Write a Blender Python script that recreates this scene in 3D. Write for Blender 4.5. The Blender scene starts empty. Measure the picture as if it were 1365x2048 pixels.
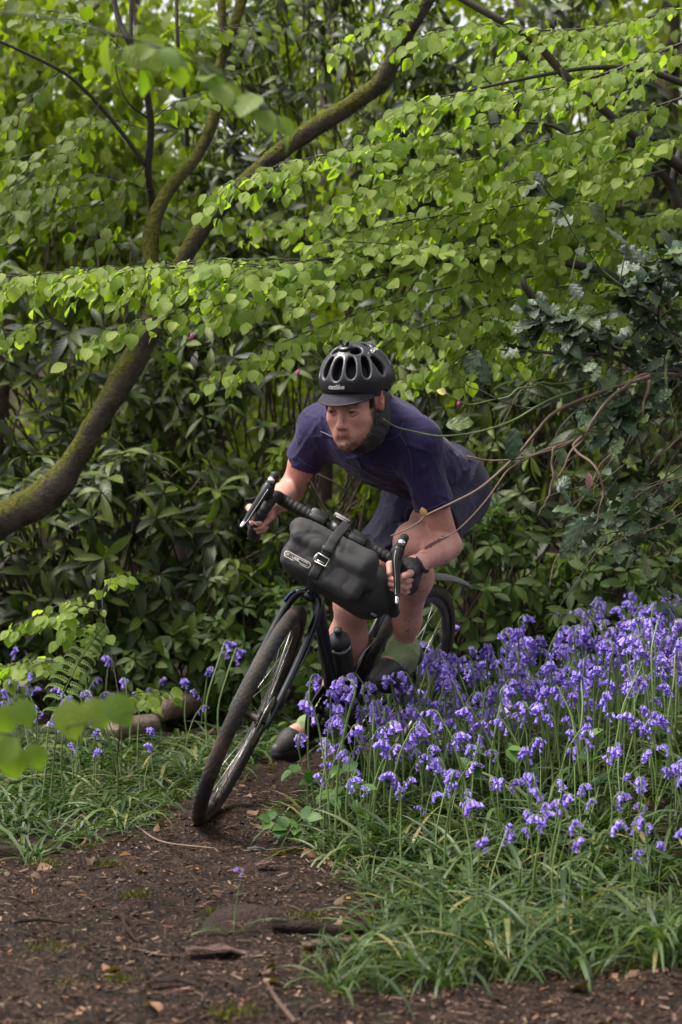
import bpy, math, random
import numpy as np
from mathutils import Vector, Matrix
from mathutils.bvhtree import BVHTree
random.seed(7); RNG = np.random.default_rng(7)
sc = bpy.context.scene
COL = sc.collection

# ------------------------------------------------------------------ camera, sky, sun, exposure
F, H = 3600.0, 0.92                      # focal length in photo pixels, eye height in metres
def px(x, y, Y):                         # photo pixel + depth -> world point
    return np.array([(x - 682.5) / F * Y, Y, H - (y - 1024.0) / F * Y])
def pg(x, y, z=0.0):                     # photo pixel -> point on the ground plane
    return px(x, y, (H - z) * F / (y - 1024.0))
cam = bpy.data.cameras.new('camera'); cam_o = bpy.data.objects.new('camera', cam); COL.objects.link(cam_o)
cam_o.location = (0, 0, H); cam_o.rotation_euler = (math.pi / 2, 0, 0)
cam.sensor_fit = 'HORIZONTAL'; cam.sensor_width = 24.0; cam.lens = 24.0 * F / 1365.0
cam.clip_start = 0.05; cam.clip_end = 400
cam.dof.use_dof = True; cam.dof.focus_distance = 5.25; cam.dof.aperture_fstop = 4.0
sc.camera = cam_o
SUN_EL, SUN_AZ = math.radians(62), math.radians(-98)     # azimuth: from camera-left, a little behind the camera
sund = Vector((math.sin(SUN_AZ) * math.cos(SUN_EL), math.cos(SUN_AZ) * math.cos(SUN_EL), math.sin(SUN_EL)))
world = bpy.data.worlds.new('World'); sc.world = world; world.use_nodes = True
wn = world.node_tree.nodes; wl = world.node_tree.links; wn.clear()
sky = wn.new('ShaderNodeTexSky'); sky.sky_type = 'NISHITA'; sky.sun_disc = False
sky.sun_elevation = SUN_EL; sky.sun_rotation = SUN_AZ; sky.air_density = 1.0; sky.dust_density = 4.0; sky.ozone_density = 1.0
hs = wn.new('ShaderNodeHueSaturation'); hs.inputs['Saturation'].default_value = 0.05
bg = wn.new('ShaderNodeBackground'); bg.inputs['Strength'].default_value = 0.075
wo = wn.new('ShaderNodeOutputWorld')
wl.new(sky.outputs[0], hs.inputs['Color']); wl.new(hs.outputs[0], bg.inputs[0]); wl.new(bg.outputs[0], wo.inputs[0])
sl = bpy.data.lights.new('sun', 'SUN'); sl.energy = 1.5; sl.angle = math.radians(24); sl.color = (1.0, 0.93, 0.80)
so = bpy.data.objects.new('sun', sl); COL.objects.link(so)
so.rotation_euler = sund.to_track_quat('Z', 'Y').to_euler()
sc.view_settings.view_transform = 'Standard'; sc.view_settings.look = 'None'
sc.view_settings.exposure = 1.97; sc.view_settings.gamma = 1.0; sc.view_settings.use_curve_mapping = False
sc.render.engine = 'CYCLES'
sc.cycles.max_bounces = 6; sc.cycles.diffuse_bounces = 3; sc.cycles.transmission_bounces = 3

# ------------------------------------------------------------------ objects
def tag(o, label=None, cat=None, group=None, kind=None):
    if label: o['label'] = label
    if cat: o['category'] = cat
    if group: o['group'] = group
    if kind: o['kind'] = kind
    return o
def empty(name, loc=(0, 0, 0), label=None, cat=None, group=None):
    o = bpy.data.objects.new(name, None); COL.objects.link(o); o.location = loc
    o.empty_display_size = 0.05
    return tag(o, label, cat, group)
def link(o, parent=None):
    COL.objects.link(o)
    if parent is not None:
        o.parent = parent
        if parent.type == 'EMPTY' or parent.type == 'MESH':
            w = Matrix.Identity(4); p = parent
            while p is not None:
                w = p.matrix_basis @ w if p.parent is None else p.matrix_parent_inverse @ p.matrix_basis @ w
                p = p.parent
            o.matrix_parent_inverse = w.inverted()
    return o
def mesh_of(name, V, Fs, mat=None, smooth=True, uv=None, col=None, mats=None, midx=None, attrs=None):
    """V (n,3); Fs: (m,k) int array or a list of such arrays."""
    V = np.asarray(V, np.float32).reshape(-1, 3)
    if not isinstance(Fs, list): Fs = [Fs]
    Fs = [np.asarray(f, np.int32) for f in Fs if len(f)]
    me = bpy.data.meshes.new(name)
    me.vertices.add(len(V)); me.vertices.foreach_set('co', V.ravel())
    tot = np.concatenate([np.full(len(f), f.shape[1], np.int32) for f in Fs])
    li = np.concatenate([f.ravel() for f in Fs])
    me.loops.add(len(li)); me.loops.foreach_set('vertex_index', li)
    me.polygons.add(len(tot))
    st = np.zeros(len(tot), np.int32); st[1:] = np.cumsum(tot)[:-1]
    me.polygons.foreach_set('loop_start', st)
    try: me.polygons.foreach_set('loop_total', tot)
    except Exception: pass
    if smooth: me.polygons.foreach_set('use_smooth', np.ones(len(tot), bool))
    if midx is not None: me.polygons.foreach_set('material_index', np.asarray(midx, np.int32))
    if uv is not None:
        u = me.uv_layers.new(name='UVMap'); u.data.foreach_set('uv', np.asarray(uv, np.float32)[li].ravel())
    if col is not None:
        a = me.color_attributes.new('Col', 'FLOAT_COLOR', 'POINT')
        c = np.ones((len(V), 4), np.float32); c[:, :3] = col; a.data.foreach_set('color', c.ravel())
    for k, v in (attrs or {}).items():
        a = me.attributes.new(k, 'FLOAT', 'POINT'); a.data.foreach_set('value', np.asarray(v, np.float32))
    for m in (mats or ([mat] if mat else [])): me.materials.append(m)
    me.update(calc_edges=True); me.validate()
    return me
def add(name, geo, mat, parent=None, smooth=True, **kw):
    o = bpy.data.objects.new(name, mesh_of(name, geo[0], geo[1], mat, smooth, **kw))
    return link(o, parent)
def join(geos):
    """merge [(V,F)...] with quads and triangles kept apart"""
    Vs, Q, n = [], {}, 0
    for V, Fs in geos:
        V = np.asarray(V, float).reshape(-1, 3)
        for f in (Fs if isinstance(Fs, list) else [Fs]):
            f = np.asarray(f, int)
            if len(f): Q.setdefault(f.shape[1], []).append(f + n)
        Vs.append(V); n += len(V)
    return np.concatenate(Vs), [np.concatenate(q) for q in Q.values()]

# ------------------------------------------------------------------ noise
_LAT = RNG.random((64, 64, 64)).astype(np.float32)
def vnoise(P, s=1.0):
    P = np.asarray(P, np.float32) * s; i = np.floor(P).astype(np.int32); f = P - i; f = f * f * (3 - 2 * f)
    a = [i[..., k] & 63 for k in range(3)]; b = [(i[..., k] + 1) & 63 for k in range(3)]
    x, y, z = f[..., 0], f[..., 1], f[..., 2]
    L = _LAT
    c00 = L[a[0], a[1], a[2]] * (1 - x) + L[b[0], a[1], a[2]] * x
    c10 = L[a[0], b[1], a[2]] * (1 - x) + L[b[0], b[1], a[2]] * x
    c01 = L[a[0], a[1], b[2]] * (1 - x) + L[b[0], a[1], b[2]] * x
    c11 = L[a[0], b[1], b[2]] * (1 - x) + L[b[0], b[1], b[2]] * x
    return ((c00 * (1 - y) + c10 * y) * (1 - z) + (c01 * (1 - y) + c11 * y) * z) * 2 - 1
def fbm(P, s=1.0, o=4):
    P = np.asarray(P, np.float32); r = 0; a = 1
    for k in range(o):
        r = r + a * vnoise(P + 7.3 * k, s); s *= 2.03; a *= 0.5
    return r
def sstep(x, a, b):
    t = np.clip((x - a) / (b - a), 0, 1); return t * t * (3 - 2 * t)

# ------------------------------------------------------------------ shapes
def unit(v):
    v = np.asarray(v, float); return v / (np.linalg.norm(v) + 1e-12)
def frames(P):
    P = np.asarray(P, float); n = len(P)
    T = np.zeros_like(P); T[1:-1] = P[2:] - P[:-2]; T[0] = P[1] - P[0]; T[-1] = P[-1] - P[-2]
    T /= np.linalg.norm(T, axis=1)[:, None] + 1e-12
    r = np.array([0, 0, 1.0]) if abs(T[0, 2]) < 0.9 else np.array([1.0, 0, 0])
    A = np.zeros_like(P); A[0] = unit(np.cross(T[0], r))
    for i in range(1, n):
        a = A[i - 1] - T[i] * np.dot(A[i - 1], T[i]); A[i] = unit(a)
    return T, A, np.cross(T, A)
def tube(P, r, n=8, caps=True, flat=None, ref=None):
    """tube through P; r scalar or per point; flat = (ra, rb) factors for an oval section, ref = direction of the first axis"""
    P = np.asarray(P, float); T, A, B = frames(P)
    if ref is not None:
        A = ref - T * (T @ np.asarray(ref, float))[:, None]; A /= np.linalg.norm(A, axis=1)[:, None]; B = np.cross(T, A)
    r = np.broadcast_to(np.asarray(r, float), (len(P),))
    fa, fb = flat or (1, 1)
    t = np.linspace(0, 2 * np.pi, n, endpoint=False)
    V = P[:, None] + (A[:, None] * (np.cos(t) * fa)[None, :, None] + B[:, None] * (np.sin(t) * fb)[None, :, None]) * r[:, None, None]
    m = len(P); i = np.arange(m - 1)[:, None] * n; j = np.arange(n)[None]; k = (j + 1) % n
    Q = np.stack([i + j, i + k, i + n + k, i + n + j], -1).reshape(-1, 4)
    V = V.reshape(-1, 3); Fs = [Q]
    if caps:
        V = np.concatenate([V, P[:1] - T[:1] * r[0] * 0.3, P[-1:] + T[-1:] * r[-1] * 0.3]); a = m * n
        j = j[0]; k = k[0]
        Fs.append(np.concatenate([np.stack([np.full(n, a), k, j], -1), np.stack([np.full(n, a + 1), (m - 1) * n + j, (m - 1) * n + k], -1)]))
    return V, Fs
def smooth_path(P, n=24):
    """Catmull-Rom through points (any columns)"""
    P = np.asarray(P, float); Q = np.vstack([2 * P[0] - P[1], P, 2 * P[-1] - P[-2]])
    out = []
    s = np.linspace(0, len(P) - 1, n)
    for u in s:
        i = min(int(u), len(P) - 2); t = u - i; a, b, c, d = Q[i:i + 4]
        out.append(0.5 * (2 * b + (c - a) * t + (2 * a - 5 * b + 4 * c - d) * t * t + (3 * b - a - 3 * c + d) * t ** 3))
    return np.array(out)
def box(c, half, R=None, bev=0.15):
    """bevelled box: 24 vertices"""
    R = np.eye(3) if R is None else np.asarray(R); h = np.asarray(half, float); b = min(h) * bev
    V = []; idx = {}
    for sx in (-1, 1):
        for sy in (-1, 1):
            for sz in (-1, 1):
                s = np.array([sx, sy, sz])
                for ax in range(3):
                    v = s * (h - b); v[ax] = s[ax] * h[ax]; idx[(sx, sy, sz, ax)] = len(V); V.append(v)
    Q, T = [], []
    for ax in range(3):
        a, b_ = (ax + 1) % 3, (ax + 2) % 3
        for s in (-1, 1):
            q = []
            for (u, w) in ((-1, -1), (1, -1), (1, 1), (-1, 1)):
                k = [0, 0, 0]; k[ax] = s; k[a] = u; k[b_] = w; q.append(idx[(k[0], k[1], k[2], ax)])
            Q.append(q if s > 0 else q[::-1])
        for u in (-1, 1):
            for w in (-1, 1):
                k0 = [0, 0, 0]; k0[a] = u; k0[b_] = w; k0[ax] = -1; k1 = list(k0); k1[ax] = 1
                q = [idx[(*k0, a)], idx[(*k1, a)], idx[(*k1, b_)], idx[(*k0, b_)]]
                Q.append(q if u * w < 0 else q[::-1])
    for sx in (-1, 1):
        for sy in (-1, 1):
            for sz in (-1, 1):
                t = [idx[(sx, sy, sz, 0)], idx[(sx, sy, sz, 1)], idx[(sx, sy, sz, 2)]]
                T.append(t if sx * sy * sz > 0 else t[::-1])
    return np.array(V) @ R.T + np.asarray(c), [np.array(Q), np.array(T)]
def lathe(prof, n, c, ax):
    """profile [(r, h)...] turned round the axis ax at c"""
    ax = unit(ax); P = np.array([np.asarray(c) + ax * h for r, h in prof])
    a = unit(np.cross(ax, [0, 0, 1] if abs(ax[2]) < .9 else [1, 0, 0])); b = np.cross(ax, a)
    t = np.linspace(0, 2 * np.pi, n, endpoint=False)
    V = P[:, None] + (a * np.cos(t)[:, None] + b * np.sin(t)[:, None])[None] * np.array([r for r, h in prof])[:, None, None]
    m = len(prof); i = np.arange(m - 1)[:, None] * n; j = np.arange(n)[None]; k = (j + 1) % n
    return V.reshape(-1, 3), [np.stack([i + j, i + k, i + n + k, i + n + j], -1).reshape(-1, 4)]
def rotm(ax, a):
    x, y, z = unit(ax); c, s = math.cos(a), math.sin(a)
    return np.array([[c + x * x * (1 - c), x * y * (1 - c) - z * s, x * z * (1 - c) + y * s],
                     [y * x * (1 - c) + z * s, c + y * y * (1 - c), y * z * (1 - c) - x * s],
                     [z * x * (1 - c) - y * s, z * y * (1 - c) + x * s, c + z * z * (1 - c)]])

# ------------------------------------------------------------------ implicit surfaces (bodies, cloth, helmet, bag)
def cone(a, b, ra, rb): return ('cone', np.asarray(a, float), np.asarray(b, float), ra, rb)
def ell(c, r, R=None): return ('ell', np.asarray(c, float), np.asarray(r, float), np.eye(3) if R is None else np.asarray(R, float))
def rbox(c, h, rr, R=None): return ('box', np.asarray(c, float), np.asarray(h, float), np.eye(3) if R is None else np.asarray(R, float), rr)
def half(p, n): return ('half', np.asarray(p, float), unit(n))       # solid on the -n side
def prim_d(p, P):
    if p[0] == 'cone':
        _, a, b, ra, rb = p; ba = b - a; q = P - a
        t = np.clip((q @ ba) / (ba @ ba + 1e-12), 0, 1)
        return np.linalg.norm(q - t[..., None] * ba, axis=-1) - (ra + (rb - ra) * t)
    if p[0] == 'ell':
        _, c, r, R = p; q = (P - c) @ R
        k0 = np.linalg.norm(q / r, axis=-1); k1 = np.linalg.norm(q / (r * r), axis=-1) + 1e-9
        return k0 * (k0 - 1) / k1
    if p[0] == 'box':
        _, c, h, R, rr = p; q = np.abs((P - c) @ R) - (h - rr)
        return np.linalg.norm(np.maximum(q, 0), axis=-1) + np.minimum(q.max(-1), 0) - rr
    return (P - p[1]) @ p[2]
def prim_bb(p):
    if p[0] == 'cone':
        r = max(p[3], p[4]); return np.minimum(p[1], p[2]) - r, np.maximum(p[1], p[2]) + r
    if p[0] == 'ell': e = np.abs(p[3]) @ p[2]; return p[1] - e, p[1] + e
    if p[0] == 'box': e = np.abs(p[3]) @ p[2]; return p[1] - e, p[1] + e
    return np.full(3, -9e9), np.full(3, 9e9)
def smin(a, b, k):
    h = np.maximum(k - np.abs(a - b), 0) / k; return np.minimum(a, b) - h * h * k * 0.25
def sdf_eval(ops, P):
    f = np.full(P.shape[:-1], 0.15, np.float32)
    for op, p, k in ops:
        d = prim_d(p, P)
        f = smin(f, d, k) if op == '+' else -smin(-f, d, k)
    return f
def surface(ops, h, extra=None, pad=0.02):
    """surface nets of the ops on a grid of step h -> V, quads"""
    lo = np.min([prim_bb(p)[0] for o, p, k in ops if o == '+'], 0) - pad
    hi = np.max([prim_bb(p)[1] for o, p, k in ops if o == '+'], 0) + pad
    n = np.ceil((hi - lo) / h).astype(int) + 1
    ax = [(lo[i] + h * np.arange(n[i])).astype(np.float32) for i in range(3)]
    f = np.full(n, 0.15, np.float32)
    for op, p, k in ops:
        a, b = prim_bb(p); m = max(k, 0.012) + 2 * h
        i0 = np.clip(np.floor((a - m - lo) / h), 0, n).astype(int); i1 = np.clip(np.ceil((b + m - lo) / h) + 1, 0, n).astype(int)
        if (i1 <= i0).any(): continue
        s = tuple(slice(i0[j], i1[j]) for j in range(3))
        G = np.stack(np.meshgrid(ax[0][s[0]], ax[1][s[1]], ax[2][s[2]], indexing='ij'), -1)
        d = prim_d(p, G).astype(np.float32)
        f[s] = smin(f[s], d, k) if op == '+' else -smin(-f[s], d, k)
    if extra is not None:
        m = np.abs(f) < 0.03
        I = np.argwhere(m); Pm = lo + I * h
        f[m] += extra(Pm).astype(np.float32)
    ins = f < 0
    c = np.zeros(np.array(n) - 1, np.int16)
    for d in np.ndindex(2, 2, 2): c += ins[d[0]:n[0] - 1 + d[0], d[1]:n[1] - 1 + d[1], d[2]:n[2] - 1 + d[2]]
    act = (c > 0) & (c < 8); I = np.argwhere(act)
    idx = np.full(act.shape, -1, np.int64); idx[act] = np.arange(len(I))
    sm = np.zeros((len(I), 3)); ct = np.zeros(len(I))
    cor = list(np.ndindex(2, 2, 2))
    for a in cor:
        for e in range(3):
            if a[e]: continue
            b = list(a); b[e] = 1
            fa = f[I[:, 0] + a[0], I[:, 1] + a[1], I[:, 2] + a[2]]; fb = f[I[:, 0] + b[0], I[:, 1] + b[1], I[:, 2] + b[2]]
            x = (fa < 0) != (fb < 0); t = np.where(x, fa / np.where(x, fa - fb, 1), 0)
            q = np.tile(np.array(a, float), (len(I), 1)); q[:, e] = t
            sm += q * x[:, None]; ct += x
    V = lo + (I + sm / np.maximum(ct, 1)[:, None]) * h
    Q = []
    for e in range(3):
        u, v = (e + 1) % 3, (e + 2) % 3
        sl0 = [slice(None)] * 3; sl1 = [slice(None)] * 3
        sl0[e] = slice(0, n[e] - 1); sl1[e] = slice(1, n[e])
        A, B = ins[tuple(sl0)], ins[tuple(sl1)]
        E_ = np.argwhere(A != B)
        ok = (E_[:, u] > 0) & (E_[:, v] > 0) & (E_[:, u] < n[u] - 1) & (E_[:, v] < n[v] - 1); E_ = E_[ok]
        def g(du, dv):
            k = E_.copy(); k[:, u] += du; k[:, v] += dv; return idx[k[:, 0], k[:, 1], k[:, 2]]
        q = np.stack([g(-1, -1), g(0, -1), g(0, 0), g(-1, 0)], -1)
        fl = A[E_[:, 0], E_[:, 1], E_[:, 2]]
        q[~fl] = q[~fl][:, ::-1]
        Q.append(q)
    return V, np.concatenate(Q)
def relax(V, Q, it=1, lam=0.5):
    e = np.concatenate([Q[:, [0, 1]], Q[:, [1, 2]], Q[:, [2, 3]], Q[:, [3, 0]]])
    for _ in range(it):
        s = np.zeros_like(V); c = np.zeros(len(V))
        np.add.at(s, e[:, 0], V[e[:, 1]]); np.add.at(s, e[:, 1], V[e[:, 0]]); np.add.at(c, e[:, 0], 1); np.add.at(c, e[:, 1], 1)
        V = V + lam * (s / np.maximum(c, 1)[:, None] - V)
    return V

# ------------------------------------------------------------------ materials
def nmat(name):
    m = bpy.data.materials.new(name); m.use_nodes = True
    nt = m.node_tree; nt.nodes.clear()
    out = nt.nodes.new('ShaderNodeOutputMaterial'); b = nt.nodes.new('ShaderNodeBsdfPrincipled')
    nt.links.new(b.outputs[0], out.inputs[0])
    return m, nt, b, out
def nd(nt, t, ins=None, **kw):
    n = nt.nodes.new('ShaderNode' + t)
    for k, v in kw.items(): setattr(n, k, v)
    for k, v in (ins or {}).items():
        s = n.inputs[k]
        if isinstance(v, bpy.types.NodeSocket): nt.links.new(v, s)
        else: s.default_value = v
    return n
def ramp(nt, fac, stops):
    r = nt.nodes.new('ShaderNodeValToRGB'); e = r.color_ramp.elements
    while len(e) < len(stops): e.new(0.5)
    for i, (p, c) in enumerate(stops):
        e[i].position = p; e[i].color = (*c, 1) if len(c) == 3 else c
    nt.links.new(fac, r.inputs[0]); return r.outputs[0]
def noise_out(nt, scale, detail=4, rough=0.6, coord='Object', dist=0.0, vec=None):
    if vec is None: vec = nd(nt, 'TexCoord').outputs[coord]
    return nd(nt, 'TexNoise', {'Vector': vec, 'Scale': scale, 'Detail': detail, 'Roughness': rough, 'Distortion': dist}).outputs['Fac']
def mixc(nt, f, a, b, mode='MIX'):
    n = nt.nodes.new('ShaderNodeMix'); n.data_type = 'RGBA'; n.blend_type = mode
    for s, v in ((n.inputs[0], f), (n.inputs[6], a), (n.inputs[7], b)):
        if isinstance(v, bpy.types.NodeSocket): nt.links.new(v, s)
        else: s.default_value = v if not isinstance(v, tuple) else ((*v, 1) if len(v) == 3 else v)
    return n.outputs[2]
def bump(nt, b, h, strength=0.3, dist=0.01):
    n = nd(nt, 'Bump', {'Height': h, 'Strength': strength, 'Distance': dist}); nt.links.new(n.outputs[0], b.inputs['Normal'])
def simple(name, c, rough=0.5, metal=0.0, c2=None, scale=30, bmp=0.0, bscale=None, spec=0.5, dirt=None, dscale=12, dlo=.5, dhi=.65):
    """base colour c..c2 by noise, optional mud / dust film"""
    m, nt, b, out = nmat(name)
    b.inputs['Roughness'].default_value = rough; b.inputs['Metallic'].default_value = metal
    b.inputs['Specular IOR Level'].default_value = spec
    n1 = noise_out(nt, scale)
    col = ramp(nt, n1, [(0.3, c), (0.7, c2 or tuple(min(1, x * 1.25) for x in c))])
    if dirt:
        k = ramp(nt, noise_out(nt, dscale, 6, 0.7), [(dlo, (0, 0, 0)), (dhi, (1, 1, 1))])
        col = mixc(nt, k, col, dirt)
        r = nd(nt, 'MapRange', {'Value': k, 'To Min': rough, 'To Max': 0.85}); nt.links.new(r.outputs[0], b.inputs['Roughness'])
        if metal: nt.links.new(nd(nt, 'MapRange', {'Value': k, 'To Min': metal, 'To Max': 0.0}).outputs[0], b.inputs['Metallic'])
    nt.links.new(col, b.inputs['Base Color'])
    if bmp: bump(nt, b, noise_out(nt, bscale or scale * 3), bmp, 0.004)
    return m
def leaf_mat(name, stops, trans=0.4, rough=0.45, spec=0.4, vein=0.35, nveins=7.0, back=(1.25, 1.25, 1.1), tcol=(0.35, 0.5, 0.05), attr=True):
    """leaf: colour along `stops` by a per-leaf random value, veins from the uv, part of the light passing through"""
    m, nt, b, out = nmat(name)
    oi = nd(nt, 'ObjectInfo').outputs['Random']
    rnd = oi
    if attr:
        at = nd(nt, 'Attribute', attribute_name='rnd'); rnd = nd(nt, 'Math', {0: at.outputs['Fac'], 1: oi}, operation='ADD').outputs[0]
        rnd = nd(nt, 'Math', {0: rnd}, operation='FRACT').outputs[0]
    n1 = noise_out(nt, 35, 3)
    fac = nd(nt, 'Math', {0: n1, 1: 0.35, 2: rnd}, operation='MULTIPLY_ADD').outputs[0]
    fac = nd(nt, 'Math', {0: fac, 1: 0.17}, operation='SUBTRACT', use_clamp=True).outputs[0]
    col = ramp(nt, fac, stops)
    uv = nd(nt, 'TexCoord').outputs['UV']; sp = nd(nt, 'SeparateXYZ', {0: uv})
    au = nd(nt, 'Math', {0: nd(nt, 'Math', {0: sp.outputs[0], 1: 0.5}, operation='SUBTRACT').outputs[0]}, operation='ABSOLUTE').outputs[0]
    mid = nd(nt, 'MapRange', {'Value': au, 'From Min': 0.0, 'From Max': 0.07, 'To Min': 1.0, 'To Max': 0.0}).outputs[0]
    w = nd(nt, 'Math', {0: nd(nt, 'Math', {0: sp.outputs[1], 1: nveins}, operation='MULTIPLY').outputs[0], 1: nd(nt, 'Math', {0: au, 1: -3.0}, operation='MULTIPLY').outputs[0]}, operation='ADD').outputs[0]
    fr = nd(nt, 'Math', {0: nd(nt, 'Math', {0: w, 1: 6.283}, operation='MULTIPLY').outputs[0]}, operation='SINE').outputs[0]
    vn = nd(nt, 'MapRange', {'Value': fr, 'From Min': 0.55, 'From Max': 1.0, 'To Min': 0.0, 'To Max': 0.6}).outputs[0]
    vv = nd(nt, 'Math', {0: mid, 1: vn}, operation='MAXIMUM').outputs[0]
    vf = nd(nt, 'Math', {0: vv, 1: vein}, operation='MULTIPLY').outputs[0]
    c2 = mixc(nt, vf, col, mixc(nt, 1.0, col, (1.7, 1.6, 1.5), 'MULTIPLY'))
    geo = nd(nt, 'NewGeometry').outputs['Backfacing']
    c3 = mixc(nt, geo, c2, mixc(nt, 1.0, c2, back, 'MULTIPLY'))
    nt.links.new(c3, b.inputs['Base Color'])
    b.inputs['Roughness'].default_value = rough; b.inputs['Specular IOR Level'].default_value = spec
    bump(nt, b, nd(nt, 'Math', {0: fr, 1: vv}, operation='SUBTRACT').outputs[0], 0.25, 0.002)
    if trans > 0:
        t = nt.nodes.new('ShaderNodeBsdfTranslucent')
        nt.links.new(mixc(nt, 1.0, c2, tuple(x * 4 for x in tcol), 'MULTIPLY'), t.inputs[0])
        mx = nt.nodes.new('ShaderNodeMixShader'); mx.inputs[0].default_value = trans
        nt.links.new(b.outputs[0], mx.inputs[1]); nt.links.new(t.outputs[0], mx.inputs[2]); nt.links.new(mx.outputs[0], out.inputs[0])
    return m

# ================================================================== ground
PATH_PX = [(-250, 1775), (0, 1755), (110, 1715), (190, 1690), (270, 1668), (345, 1640), (330, 1615), (400, 1592), (470, 1560), (545, 1528), (640, 1505),
           (760, 1490), (900, 1475), (900, 1500), (800, 1530), (700, 1570), (640, 1600), (575, 1640), (560, 1668), (640, 1722), (700, 1765),
           (745, 1815), (735, 1880), (640, 1925), (600, 1958), (680, 1990), (820, 1985), (1000, 1965), (1200, 1955), (1420, 1935), (1700, 1935), (1700, 2300), (-250, 2300)]
PATH_W = np.array([pg(*p)[:2] for p in PATH_PX])
def path_d(x, y):
    """signed distance to the path's edge, negative on the path"""
    x = np.asarray(x, float); y = np.asarray(y, float)
    d = np.full(x.shape, 9e9); ins = np.zeros(x.shape, bool)
    n = len(PATH_W)
    for i in range(n):
        a, b = PATH_W[i], PATH_W[(i + 1) % n]
        ex, ey = b - a; wx, wy = x - a[0], y - a[1]
        t = np.clip((wx * ex + wy * ey) / (ex * ex + ey * ey), 0, 1)
        d = np.minimum(d, np.hypot(wx - t * ex, wy - t * ey))
        c = ((a[1] <= y) != (b[1] <= y)) & (x < ex * (y - a[1]) / (ey if abs(ey) > 1e-9 else 1e-9) + a[0])
        ins ^= c
    return np.where(ins, -d, d)
def gz(x, y):
    """terrain height"""
    x = np.asarray(x, float); y = np.asarray(y, float)
    z = 0.20 * sstep(x, .14, 1.15) * sstep(y, 3.9, 5.4) + 0.05 * sstep(-x, .6, 1.8)
    z = z + 0.05 * np.maximum(y - 7.2, 0) + 0.11 * np.maximum(y - 11, 0) + 0.10 * np.maximum(y - 17, 0) * (y < 60) + (y >= 60) * 4.3
    P = np.stack([x, y, 0 * x], -1)
    far = sstep(y, 7, 14)
    return z + 0.025 * fbm(P, 0.9, 3) * sstep(path_d(x, y), -.1, .4) + far * .35 * vnoise(P, .25)
def gp(x, y):
    return np.array([x, y, float(gz(x, y))])

def soil_mat(name, wet):
    m, nt, b, out = nmat(name)
    n1 = noise_out(nt, 3.2, 5, .65); n2 = noise_out(nt, 26, 6, .7); n3 = noise_out(nt, 120, 3, .7)
    c = ramp(nt, n2, [(.30, (.0055, .003, .0022)), (.5, (.019, .0098, .0068)), (.64, (.046, .0235, .016)), (.8, (.092, .048, .033))])
    c = mixc(nt, ramp(nt, n1, [(.35, (0, 0, 0)), (.62, (1, 1, 1))]), c, mixc(nt, 1.0, c, (.45, .42, .42), 'MULTIPLY'))
    c = mixc(nt, ramp(nt, n3, [(.57, (0, 0, 0)), (.64, (.85, .85, .85))]), c, ramp(nt, noise_out(nt, 300, 1), [(.4, (.075, .038, .024)), (.55, (.15, .085, .055)), (.65, (.22, .15, .115))]))
    g = ramp(nt, noise_out(nt, 4.7, 5, .7), [(.64, (0, 0, 0)), (.74, (.6, .6, .6))])
    c = mixc(nt, g, c, (.05, .06, .018))
    nt.links.new(c, b.inputs['Base Color'])
    r = nd(nt, 'MapRange', {'Value': n1, 'From Min': .35, 'From Max': .65, 'To Min': .8, 'To Max': .45 if wet else .75})
    nt.links.new(r.outputs[0], b.inputs['Roughness']); b.inputs['Specular IOR Level'].default_value = .16
    bump(nt, b, nd(nt, 'Math', {0: n2, 1: nd(nt, 'Math', {0: n3, 1: .4}, operation='MULTIPLY').outputs[0]}, operation='ADD').outputs[0], .95, .022)
    return m
M_SOIL = soil_mat('woodland soil', False); M_PATH = soil_mat('trodden earth', True)
def sheet(name, xs, ys, zf, mat, keep=None):
    X, Y = np.meshgrid(xs, ys); Z = zf(X, Y); n, m = X.shape
    i = np.arange(n - 1)[:, None] * m; j = np.arange(m - 1)[None]
    Q = np.stack([i + j, i + j + 1, i + m + j + 1, i + m + j], -1).reshape(-1, 4)
    V = np.stack([X, Y, Z], -1).reshape(-1, 3)
    if keep is not None:
        k = keep(V[Q].mean(1)); Q = Q[k]; u = np.unique(Q); mp = np.full(len(V), -1); mp[u] = np.arange(len(u)); V = V[u]; Q = mp[Q]
    o = add(name, (V, Q), mat); tag(o, kind='structure'); return o
def axis(a, b, s, far, g=1.25):
    v = list(np.arange(a, b, s)); st = s
    while v[-1] < far: st *= g; v.append(v[-1] + st)
    st = s
    while v[0] > -far: st *= g; v.insert(0, v[0] - st)
    return np.array(v)
ground = sheet('ground', axis(-2.5, 2.5, .06, 70), axis(2.0, 12, .06, 90), lambda x, y: gz(x, y) - .012 - .03 * sstep(-path_d(x, y), 0, .15), M_SOIL)
def path_z(x, y):
    P = np.stack([x, y, 0 * x], -1)
    d = path_d(x, y)
    rel = .016 * fbm(P, 2.6, 3) + .009 * fbm(P, 13, 3) + .006 * np.abs(fbm(P, 34, 2))
    return gz(x, y) + rel * sstep(-d, -.02, .08) - .012 * sstep(d, -.03, .06) - .02 * (1 - sstep(np.hypot(x + .35, y - 5.2), .03, .5)) * .3
path = sheet('path', np.arange(-1.9, 2.0, .014), np.arange(2.5, 7.6, .016), path_z, M_PATH, lambda c: path_d(c[:, 0], c[:, 1]) < .05)
path['label'] = 'bare muddy woodland path littered with wood chips'

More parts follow.
